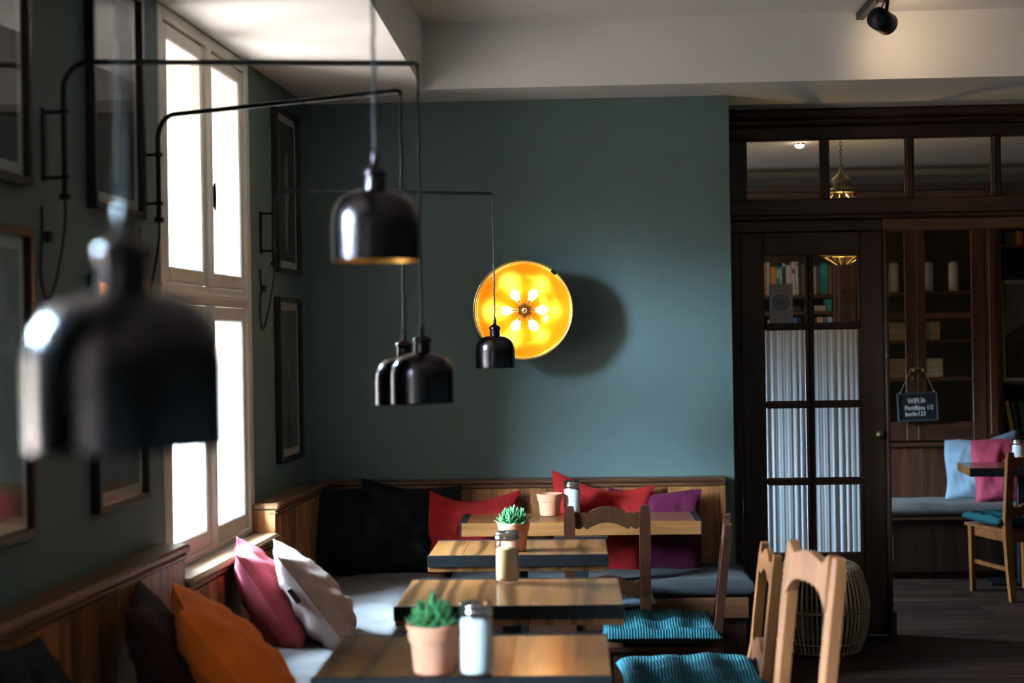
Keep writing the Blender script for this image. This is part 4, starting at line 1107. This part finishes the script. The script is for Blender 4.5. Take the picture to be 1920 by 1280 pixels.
# mesh doors
xm = bxp(1718)
zr0, zr1 = bz(597, 1760), bz(586, 1760); zb0 = bz(790, 1760)
for x0, x1, ol, orr, side in ((xB0 + .002, xm - .001, bxp(1622), bxp(1697), 1), (xm + .001, xB1 - .002, bxp(1736), bxp(1822), -1)):
    dd = LB(x0, ol, YC - .003, YC + .019, zl + .012, CT - .006, 'door')
    def sub(a, b, y0, y1, c, d, nm, mt='cabinet_wood', bv=.003):
        return MB().box(a - B.location.x, b - B.location.x, y0 - YC, y1 - YC, c - zl, d - zl, bv).build(nm, mt, dd)
    sub(orr, x1, YC - .003, YC + .019, zl + .012, CT - .006, 'stile')
    for c, d in ((zl + .012, zb0), (zr0, zr1), (bz(432, 1760), CT - .006)): sub(ol, orr, YC - .002, YC + .018, c, d, 'rail', 'cabinet_wood_x')
    # woven wire in diamond pattern
    wm = MB(); P_ = .020; hh = .0007
    for c, d in ((zb0, zr0), (zr1, bz(432, 1760))):
        W_, H_ = orr - ol, d - c
        for sl_ in (1.7, -1.7):
            n0 = int(-(H_ / 1.7) / P_) - 2; n1 = int((W_ + H_ / 1.7) / P_) + 2
            for k in range(n0, n1):
                # line x = k*P + z/slope (inside the opening)
                q = []
                for z in (0, H_):
                    q.append((k * P_ + (z / sl_ if sl_ > 0 else (H_ - z) / 1.7), z))
                (xa_, za_), (xb2, zb2) = q
                def clip(xa_, za_, xb2, zb2):
                    t0, t1 = 0., 1.; dx = xb2 - xa_
                    for lim, sg in ((0, 1), (W_, -1)):
                        f0 = sg * (xa_ - lim); f1 = sg * (xb2 - lim)
                        if f0 < 0 and f1 < 0: return None
                        if f0 < 0: t0 = max(t0, f0 / (f0 - f1))
                        if f1 < 0: t1 = min(t1, f0 / (f0 - f1))
                    if t0 >= t1: return None
                    return xa_ + dx * t0, za_ + (zb2 - za_) * t0, xa_ + dx * t1, za_ + (zb2 - za_) * t1
                r_ = clip(xa_, za_, xb2, zb2)
                if r_:
                    y = .008 + (.0006 if sl_ > 0 else 0)
                    X = ol - B.location.x; Z = c - zl
                    wm.add([(X + r_[0] - hh, y, Z + r_[1]), (X + r_[0] + hh, y, Z + r_[1]), (X + r_[2] + hh, y, Z + r_[3]), (X + r_[2] - hh, y, Z + r_[3])], [(0, 1, 2, 3)])
    wmo = wm.build('wire_mesh', 'dull_brass', dd, fix=False); wmo['kind'] = 'stuff'
    kx = bxp(1710.5) if side == 1 else bxp(1728)
    kz = bz(694, 1718)
    MB().sphere((kx - B.location.x, -.022, kz - zl), .0125, 14, 8).lathe([(.005, 0), (.005, .02)], 8, Matrix.Translation((kx - B.location.x, -.003, kz - zl)) @ Matrix.Rotation(R(90), 4, 'X')).build('knob', 'brass', dd)
    if side == 1:
        MB().lathe([(.001, 0), (.010, 0), (.010, .003), (.001, .003)], 14, Matrix.Translation((kx - B.location.x, -.003, bz(709, 1710) - zl)) @ Matrix.Rotation(R(90), 4, 'X')).build('lock_plate', 'brass', dd)
# crown over the whole run and grey strip of wall above
cn = thing('cabinet_crown', 'dark timber crown running along the tops of the bookcases', 'cornice', (0, YC, CT))
cn['kind'] = 'structure'
MB().box(xA0 - 1.2, 6.39, -.03, .36, .001, .045, .010).build('crown_board', 'dark_wood_x', cn)
MB().box(xA0 - 1.2, xA0 - .004, .0, .36, zl - CT, .0, .004).build('end_panel', 'dark_wood', cn)
MB().box(xC1 + .004, 6.39, .0, .36, zl - CT, .0, .004).build('end_panel', 'dark_wood', cn)
# panelled base behind the bench
bp_ = thing('bench_panelling', 'dark reddish wooden panelling below the bookcases', 'panelling', (0, YC, 0)); bp_['kind'] = 'structure'
MB().box(xA0 - 1.2, 6.39, .03, .38, 0, zl - .03).build('backing', 'dark_wood', bp_)
MB().box(xA0 - 1.2, 6.39, -.012, .38, zl - .030, zl - .001, .006).build('ledge', 'cabinet_wood_x', bp_)
for p_, w_ in fill(1.2, 4.18, (.30, .34, .38)):
    MB().box(p_ + .001, p_ + w_ - .001, .012, .03, .40, zl - .031, .002).build('plank', 'cabinet_wood', bp_)
# candles and crates on the shelves
def candle(u, zs, label):
    x = on_y(u, 520, YC + .15).x
    t = thing('candle', label, 'candle', (x, YC + .15, zs + .001), 0, 'white pillar candles')
    MB().lathe([(.001, 0), (.032, 0), (.033, .003), (.033, .172), (.031, .186), (.024, .196), (.012, .200), (.001, .201)], 24).build('wax', 'candle_wax', t)
    MB().tube([(0, 0, .199), (.001, 0, .207), (.003, 0, .212)], .0012, 6).build('wick', 'black_cord', t)
for u, l in ((1676, 'white pillar candle left of the cabinet door stile'), (1740, 'brightly lit white pillar candle touching the cabinet door stile'), (1788, 'dim white pillar candle at the shaded end of the candle shelf')): candle(u, shB[0], l)
def crate(u0, u1, zs, h, label):
    a, c = on_y(u0, 620, YC + .10).x, on_y(u1, 620, YC + .10).x
    t = thing('wooden_box', label, 'box', ((a + c) / 2, YC + .10, zs + .001), 0, 'pale wooden boxes in the cabinet')
    hw = (c - a) / 2; d = .16
    MB().box(-hw, hw, 0, .012, 0, h, .001).build('front_board', 'crate_wood', t); MB().box(-hw, hw, d - .012, d, 0, h, .001).build('back_board', 'crate_wood', t)
    for s in (-1, 1): MB().box(s * hw, s * (hw - .012), .0125, d - .0125, 0, h, .001).build('end_board', 'crate_wood', t)
    MB().box(-hw + .012, hw - .012, .0125, d - .0125, 0, .01).build('bottom_board', 'crate_wood', t)
    MB().box(-hw + .006, hw - .006, -.001, .0, h * .28, h * .30).build('groove', 'dark_wood', t)
crate(1630, 1763, shB[1], .122, 'pale wooden box on the shelf below the candles')
crate(1632, 1767, shB[2], .125, 'pale wooden box on the shelf behind the door knobs')
crate(1640, 1776, zl + .031, .055, 'low wooden box at the cabinet bottom behind the chalkboard')
# books
BOOKM = {}
def bookmat(col):
    k = 'book_%d_%d_%d' % tuple(int(c * 255) for c in col)
    if k not in MATS: plain(k, col, rough=.55, noise=.15, nscale=30)
    return k
def book(u0, u1, vtop, zs, col, label, v=540, y=YC + .05, tilt=0, flat=False, depth=.15, band=None):
    a, c = on_y(u0, v, y).x + .0006, on_y(u1, v, y).x - .0006
    zt_ = on_y((u0 + u1) / 2, vtop, y).z
    w_, h_ = c - a, zt_ - zs
    t = thing('book', label, 'book', ((a + c) / 2, y, zs + .0008), 0, 'books in the back room shelves', rot=(0, tilt, 0))
    m = MB(); e = min(.003, w_ * .2)
    m.box(-w_ / 2, w_ / 2, 0, e, 0, h_, .0006); m.box(-w_ / 2, -w_ / 2 + e, e, depth, 0, h_); m.box(w_ / 2 - e, w_ / 2, e, depth, 0, h_)
    m.build('cover', bookmat(col), t)
    MB().box(-w_ / 2 + e, w_ / 2 - e, e, depth - .004, .003, h_ - .004).build('pages', 'paper_white', t)
    if band: MB().box(-w_ / 2 + .001, w_ / 2 - .001, -.0006, 0, h_ * band[0], h_ * band[1]).build('spine_label', bookmat(band[2]), t)
    return t
z = shA[0]
WH, CR, TE, OR_, BK = (.62, .60, .58), (.55, .50, .42), (.02, .30, .27), (.75, .25, .03), (.02, .022, .03)
book(1426, 1433, 500, z, (.08, .03, .02), 'dark brown book at the door stile edge of the book row')
book(1433, 1437.5, 493, z, (.42, .17, .06), 'narrow rust brown book left of the grey-white book')
book(1437.8, 1443.5, 492, z, (.45, .46, .52), 'grey-white tall book between rust brown and orange books', band=(.85, .98, WH))
book(1445, 1455.5, 500.5, z, OR_, 'bright orange book spine above the grey card')
book(1456, 1463, 500, z, TE, 'teal book with pale blotches next to the orange book', band=(.6, .9, (.3, .6, .5)))
book(1463.3, 1466.3, 501, z, (.5, .62, .60), 'thin mint book beside the teal blotched one')
book(1466.6, 1473.3, 492.5, z, (.03, .04, .06), 'black book with a pale top band in the upper door pane', band=(.88, .98, (.45, .55, .68)))
book(1474, 1484.3, 497, z, (.58, .57, .52), 'broad cream white book in the upper door pane')
book(1484.8, 1491.5, 491, z, (.64, .56, .55), 'white book with a red mark on the spine', band=(.65, .78, (.35, .02, .05)))
book(1492, 1497.2, 491, z, WH, 'slim white book with an orange tip', band=(.88, .95, (.6, .2, .05)))
book(1498, 1503, 498, z, (.04, .04, .06), 'dark book at the end of the left door pane row')
book(1503.5, 1513, 495, z, (.15, .10, .06), 'brown book hidden partly by the middle door bar')
book(1513.5, 1526.5, 497, z, (.08, .08, .09), 'charcoal book behind the middle door bar')
book(1527, 1530, 500, z, CR, 'thin cream book at the start of the right door pane')
book(1530.3, 1538.6, 499, z, (.06, .075, .06), 'dark olive book between cream and teal volumes')
book(1539, 1553, 493, z, (.01, .22, .20), 'thick teal volume with mottled spine in the right door pane', band=(.55, .9, (.03, .32, .28)))
book(1554, 1560, 497, z, (.28, .10, .07), 'reddish brown book beside the thick teal volume')
z = shA[1]
book(1551, 1560, 561, z, (.02, .33, .24), 'small bright green book on the second shelf', v=570)
book(1528, 1549, 573, z, (.45, .36, .34), 'pinkish low book lying below the teal volume', v=575)
book(1488, 1500, 574, z, (.05, .05, .05), 'low black book right of the grey card', v=575)
z = shA[2]
book(1534, 1543, 594, z, (.70, .40, .22), 'orange and peach book low in the right door pane', v=600, band=(.1, .55, (.75, .35, .03)))
book(1544, 1551, 594, z, (.10, .20, .32), 'small navy book low in the right door pane', v=600)
book(1551.6, 1561, 594, z, (.55, .60, .66), 'pale blue white book low in the right door pane', v=600)
book(1444, 1458, 600, z, WH, 'white book peeping out below the grey card', v=602)
book(1463, 1480, 600, z, (.60, .62, .62), 'wide white book peeping out below the grey card corner', v=602)
book(1488, 1494, 596, z, (.05, .25, .55), 'blue book low in the left door pane', v=602)
book(1494.5, 1502, 596, z, BK, 'black book beside the low blue one', v=602)
z = shC[0]
y_ = YC + .06
for u0, u1, vt, col, l in ((1882, 1888, 436, (.02, .05, .09), 'navy book first on the high shelf'), (1888.5, 1895.5, 434, (.10, .05, .03), 'brown book second on the high shelf'),
                          (1896, 1901, 437, (.04, .09, .09), 'dark green book third on the high shelf'), (1901.5, 1906, 435, (.25, .08, .03), 'rust book on the high shelf'),
                          (1906.5, 1912, 433, (.62, .33, .03), 'yellow book on the high shelf'), (1912.5, 1918, 434, (.45, .18, .03), 'amber book on the high shelf'), (1918.5, 1926, 433, (.05, .05, .05), 'black book at the end of the high shelf')):
    book(u0, u1, vt, z, col, l, v=445, y=y_)
z = zl + .031
for u0, u1, vt, col, l, tl_ in ((1879, 1886, 757, (.03, .06, .07), 'dark green book on the bottom shelf', 0), (1896, 1903, 750, (.42, .27, .03), 'tilted mustard yellow book on the bottom shelf', R(-10)), (1906.5, 1912.5, 754, (.05, .07, .08), 'slate book beside the mustard one', R(-9)), (1916.5, 1925, 752, (.03, .07, .06), 'bottle green book on the bottom shelf at the picture side', R(-4))):
    book(u0, u1, vt, z + (.005 if tl_ else 0), col, l, v=780, y=y_, tilt=tl_)
# framed picture standing in the open bookcase
a = on_y(1880, 705, YC + .03); b_ = on_y(1960, 523, YC + .03)
fp = thing('framed_picture', 'silver framed grey photograph standing in the open bookcase', 'picture', ((a.x + b_.x) / 2, YC + .03, shC[1] + .001), rot=(R(-3), 0, 0))
w_, h_ = b_.x - a.x, b_.z - shC[1] - .002
m = MB(); f = .024; m.box(-w_ / 2, -w_ / 2 + f, 0, .02, 0, h_, .002); m.box(w_ / 2 - f, w_ / 2, 0, .02, 0, h_, .002); m.box(-w_ / 2 + f, w_ / 2 - f, 0, .02, 0, f, .002); m.box(-w_ / 2 + f, w_ / 2 - f, 0, .02, h_ - f, h_, .002)
m.build('frame', 'frame_silver', fp)
pr_ = MB().box(-w_ / 2 + f, w_ / 2 - f, .008, .014, f, h_ - f).build('print', 'art_grey', fp)
MB().add([(-w_ / 2 + f, .0075, f), (w_ / 2 - f, .0075, f), (w_ / 2 - f, .0075, h_ * .62), (w_ * .1, .0075, h_ * .60), (-w_ / 2 + f, .0075, h_ * .45)], [(0, 1, 2, 3, 4)]).build('printed_shape', 'art_dark', pr_)
MB().box(-w_ / 2 + f, w_ / 2 - f, .004, .005, f, h_ - f).build('pane', 'picture_glass', fp)

# chalkboard sign hung over the cabinet knobs
YSG = YC - .034
sa, sb_ = on_y(1684, 792, YSG), on_y(1760, 738, YSG)
sw, sh_ = sb_.x - sa.x, .192
sg = thing('chalkboard_sign', 'small chalkboard sign with wifi details hanging from the cabinet knobs', 'sign', ((sa.x + sb_.x) / 2, YSG, bz(790, 1722, YSG)), rot=(0, R(-1.8), 0))
MB().box(-sw / 2 + .006, sw / 2 - .006, 0, .006, .006, sh_ - .006).build('slate', 'chalkboard', sg)
m = MB(); f = .013
m.box(-sw / 2, -sw / 2 + f, -.006, .009, 0, sh_, .002); m.box(sw / 2 - f, sw / 2, -.006, .009, 0, sh_, .002); m.box(-sw / 2 + f, sw / 2 - f, -.006, .009, 0, f, .002); m.box(-sw / 2 + f, sw / 2 - f, -.006, .009, sh_ - f, sh_, .002)
m.build('frame', 'sign_frame', sg)
kl = Vector((bxp(1710.5), YC - .022, bz(694, 1718))) - sg.location; kr = Vector((bxp(1728), YC - .022, bz(694, 1718))) - sg.location
kl.y = kr.y = .004
MB().tube([(-sw / 2 + .022, .002, sh_ - .002), kl + Vector((-.010, 0, .010)), kl + Vector((.004, 0, .0145)), kr + Vector((-.004, 0, .0145)), kr + Vector((.010, 0, .010)), (sw / 2 - .022, .002, sh_ - .002)], .0022, 6).build('string', 'string', sg)
for s in (-1, 1): MB().sphere((s * (sw / 2 - .022), .001, sh_ + .001), .006, 8, 6, (1.3, 1, .8)).build('string_knot', 'string', sg)
def chalk_text(body, x, z, width, size, name='lettering', skew=0.0):
    cv = bpy.data.curves.new(name, 'FONT'); cv.body = body; cv.size = size; cv.extrude = .0004; cv.shear = skew
    cv.materials.append(MATS['chalk'])
    tmp = link('lettering_curve', cv); bpy.context.view_layer.update()
    me = bpy.data.meshes.new_from_object(tmp.evaluated_get(bpy.context.evaluated_depsgraph_get()))
    bpy.data.objects.remove(tmp); bpy.data.curves.remove(cv)
    o = link(name, me, sg, (x, -.0012, z), (R(90), 0, 0))
    x1 = max(v.co.x for v in me.vertices); o.scale.x = width / x1
    return o
k_ = sw / 76.0                          # metres per picture pixel on the board
lx = lambda u: -sw / 2 + (u - 1684) * k_
chalk_text('WIFI', lx(1703), .120, 21 * k_, .052)
chalk_text('PetitBijou 1/2', lx(1697), .078, 53 * k_, .042, skew=.1)
chalk_text('berlin123', lx(1697.5), .038, 38 * k_, .042, skew=.1)
ic = MB(); cx_, cz_ = lx(1726.5), .122
for r0_, r1_ in ((.0, .006), (.011, .0155), (.021, .0255), (.031, .0355)):
    n = 10; vs = [(cx_ + r * math.cos(R(8) + R(72) * i / n), -.0016, cz_ + r * math.sin(R(8) + R(72) * i / n)) for r in (max(r0_, .0005), r1_) for i in range(n + 1)]
    ic.add(vs, [(i, i + 1, n + 2 + i, n + 1 + i) for i in range(n)])
ic.build('wifi_mark', 'chalk', sg)

# back room bench, pillows, table, chair
b3 = thing('bench', 'built-in bench with dark front under the bookcases in the back room', 'bench', (2.9, YC, 0))
MB().box(-2.0, 1.28, -.40, .0, .05, .38).build('bench_box', 'dark_wood', b3)
MB().box(-2.0, 1.28, -.43, .0, .38, .40, .004).build('seat_board', 'cabinet_wood_x', b3)
MB().box(-2.0, 1.28, -.36, .0, 0, .05).build('plinth', 'dark_wood', b3)
c3 = cushion_slab(3.2, .44, .085, 120, 20, .003, 9).build('seat_cushion', 'seat_grey', None, (2.55, YC - .225, .401), None, fix=False)
tag(c3, 'blue-grey seat cushion on the bench in the back room', 'seat cushion')
pillow('pillow_blue', .40, .40, .14, 'pale blue pillow leaning on the panelling in the back room', (bxp(1829, 900, 9.82), 9.81, .485), math.pi - R(20), R(15), 31)
pillow('pillow_rose', .44, .42, .14, 'rose pink pillow beside the pale blue one in the back room', (bxp(1892, 900, 9.70), 9.69, .485), math.pi - R(6), R(16), 32)
pillow('pillow_blue', .40, .42, .12, 'grey-blue pillow mostly hidden behind the rose pillow', (bxp(1872, 900, 9.93), 9.93, .485), math.pi + R(4), R(10), 33, roll=R(6))
q = on_z(1818, 878, .75)
tb = thing('table', 'dark wooden table in the back room with a sugar dispenser', 'table', (q.x, q.y, 0), R(-5), 'wooden cafe tables in a row')
tt = link('table_top', None, tb)
for i in range(5): MB().box(.001, .85, i * .09 + .0005, i * .09 + .0895, .70, .75, .001).build('board', 'table_wood_x', tt)
MB().box(.0, .85, -.006, .0, .70, .7515).build('edge_strip', 'edge_steel', tt)
MB().box(.34, .40, .31, .37, .02, .70, .003).build('pedestal', 'black_steel', tb); MB().box(.16, .58, .25, .47, 0, .02, .004).build('base_plate', 'black_steel', tb)
chair('chair seen from behind at the table in the back room', (2.62, 9.06, 0), R(14.5))
tufted('cord_teal', .43, 'teal cushion on the chair in the back room', (2.62 - .01, 9.08, .417), R(14.5), 6)
p = on_z(1913, 872, .752); dispenser('white sugar dispenser on the table in the back room', (p.x, p.y + .03, .7525), .041, .155, 'sugar_white', .9)

# hanging lantern
LD = 8.30
lc = at_d(1578, 400, LD)
ln_ = thing('hanging_lantern', 'brass and glass lantern hanging on a chain behind the partition', 'lamp', (lc.x, lc.y, ZB))
zz = lambda v: at_d(1578, v, LD).z - ZB
MB().lathe([(.001, -.001), (.045, -.001), (.045, -.012), (.02, -.022), (.001, -.022)], 20).build('ceiling_rose', 'dull_brass', ln_)
k = 0; z = -.02
lk = MB().tube([(.007 * math.cos(t) , 0, .013 * math.sin(t)) for t in [2 * math.pi * i / 14 for i in range(14)]], .0022, 5, closed=True).mesh('chain_link', 'dull_brass')
ztop = zz(318)
while z > ztop + .02:
    link('chain_link', lk, ln_, (0, 0, z - .012), (0, 0, (k % 2) * math.pi / 2)); z -= .020; k += 1
MB().tube([(.010 * math.cos(t), 0, ztop + .010 + .016 * math.sin(t)) for t in [2 * math.pi * i / 18 for i in range(18)]], .003, 6, closed=True).build('hanging_ring', 'dull_brass', ln_)
M8 = lambda v: zz(v)
MB().lathe([(.004, zz(314)), (.010, zz(320)), (.020, zz(327)), (.040, zz(332)), (.052, zz(336)), (.056, zz(338.5)), (.001, zz(338.6))], 28).build('cap', 'dull_brass', ln_)
drum = MB().lathe([(.057, zz(338.8)), (.059, zz(340)), (.057, zz(341.4)), (.051, zz(341.8)), (.051, zz(352.5)), (.057, zz(353)), (.064, zz(355)), (.064, zz(356.5)), (.058, zz(358)), (.072, zz(361)), (.055, zz(363))], 28, None, False, False, False).build('drum', 'dull_brass', ln_)
for i in range(16):
    a0 = 2 * math.pi * i / 16
    MB().box(.049, .0525, -.0045, .0045, zz(351), zz(344), .001).xform(Matrix.Rotation(a0, 4, 'Z')).build('vent_slot', 'black_cord', drum)
ringp = [(.055, zz(362)), (.175, zz(405)), (.175, zz(422)), (.115, zz(480)), (.035, zz(497))]
for j in range(4):
    for i in range(8):
        a0, a1 = 2 * math.pi * i / 8, 2 * math.pi * (i + 1) / 8
        (r0_, z0_), (r1_, z1_) = ringp[j], ringp[j + 1]
        MB().add([(r0_ * math.cos(a0), r0_ * math.sin(a0), z0_), (r0_ * math.cos(a1), r0_ * math.sin(a1), z0_), (r1_ * math.cos(a1), r1_ * math.sin(a1), z1_), (r1_ * math.cos(a0), r1_ * math.sin(a0), z1_)], [(0, 1, 2, 3)]).build('pane', 'lantern_glass', ln_, fix=False)
for i in range(8):
    a0 = 2 * math.pi * i / 8
    MB().tube([(r * math.cos(a0), r * math.sin(a0), z_) for r, z_ in ringp], .0045, 6).build('rib', 'dull_brass', ln_)
for r, z_ in ringp[1:4]:
    MB().tube([(r * math.cos(2 * math.pi * i / 8), r * math.sin(2 * math.pi * i / 8), z_) for i in range(8)], .005, 6, closed=True).build('band', 'dull_brass', ln_)
MB().lathe([(.036, zz(496)), (.036, zz(499)), (.012, zz(503)), (.001, zz(506))], 16).build('base_cap', 'dull_brass', ln_)
MB().sphere((0, 0, zz(425)), .030, 14, 8, (1, 1, 1.3)).build('bulb', 'lantern_glow', ln_)
# small ceiling spot in the back room
q = on_z(1499, 268, ZB)
cs = thing('ceiling_spot', 'tiny glowing ceiling spotlight seen through the first transom pane', 'lamp', (q.x, q.y, ZB))
MB().lathe([(.034, -.0005), (.034, -.006), (.028, -.012)], 20).build('ring', 'chrome', cs)
MB().lathe([(.028, -.012), (.020, -.026), (.001, -.032)], 20).build('lens', 'spot_glow', cs)
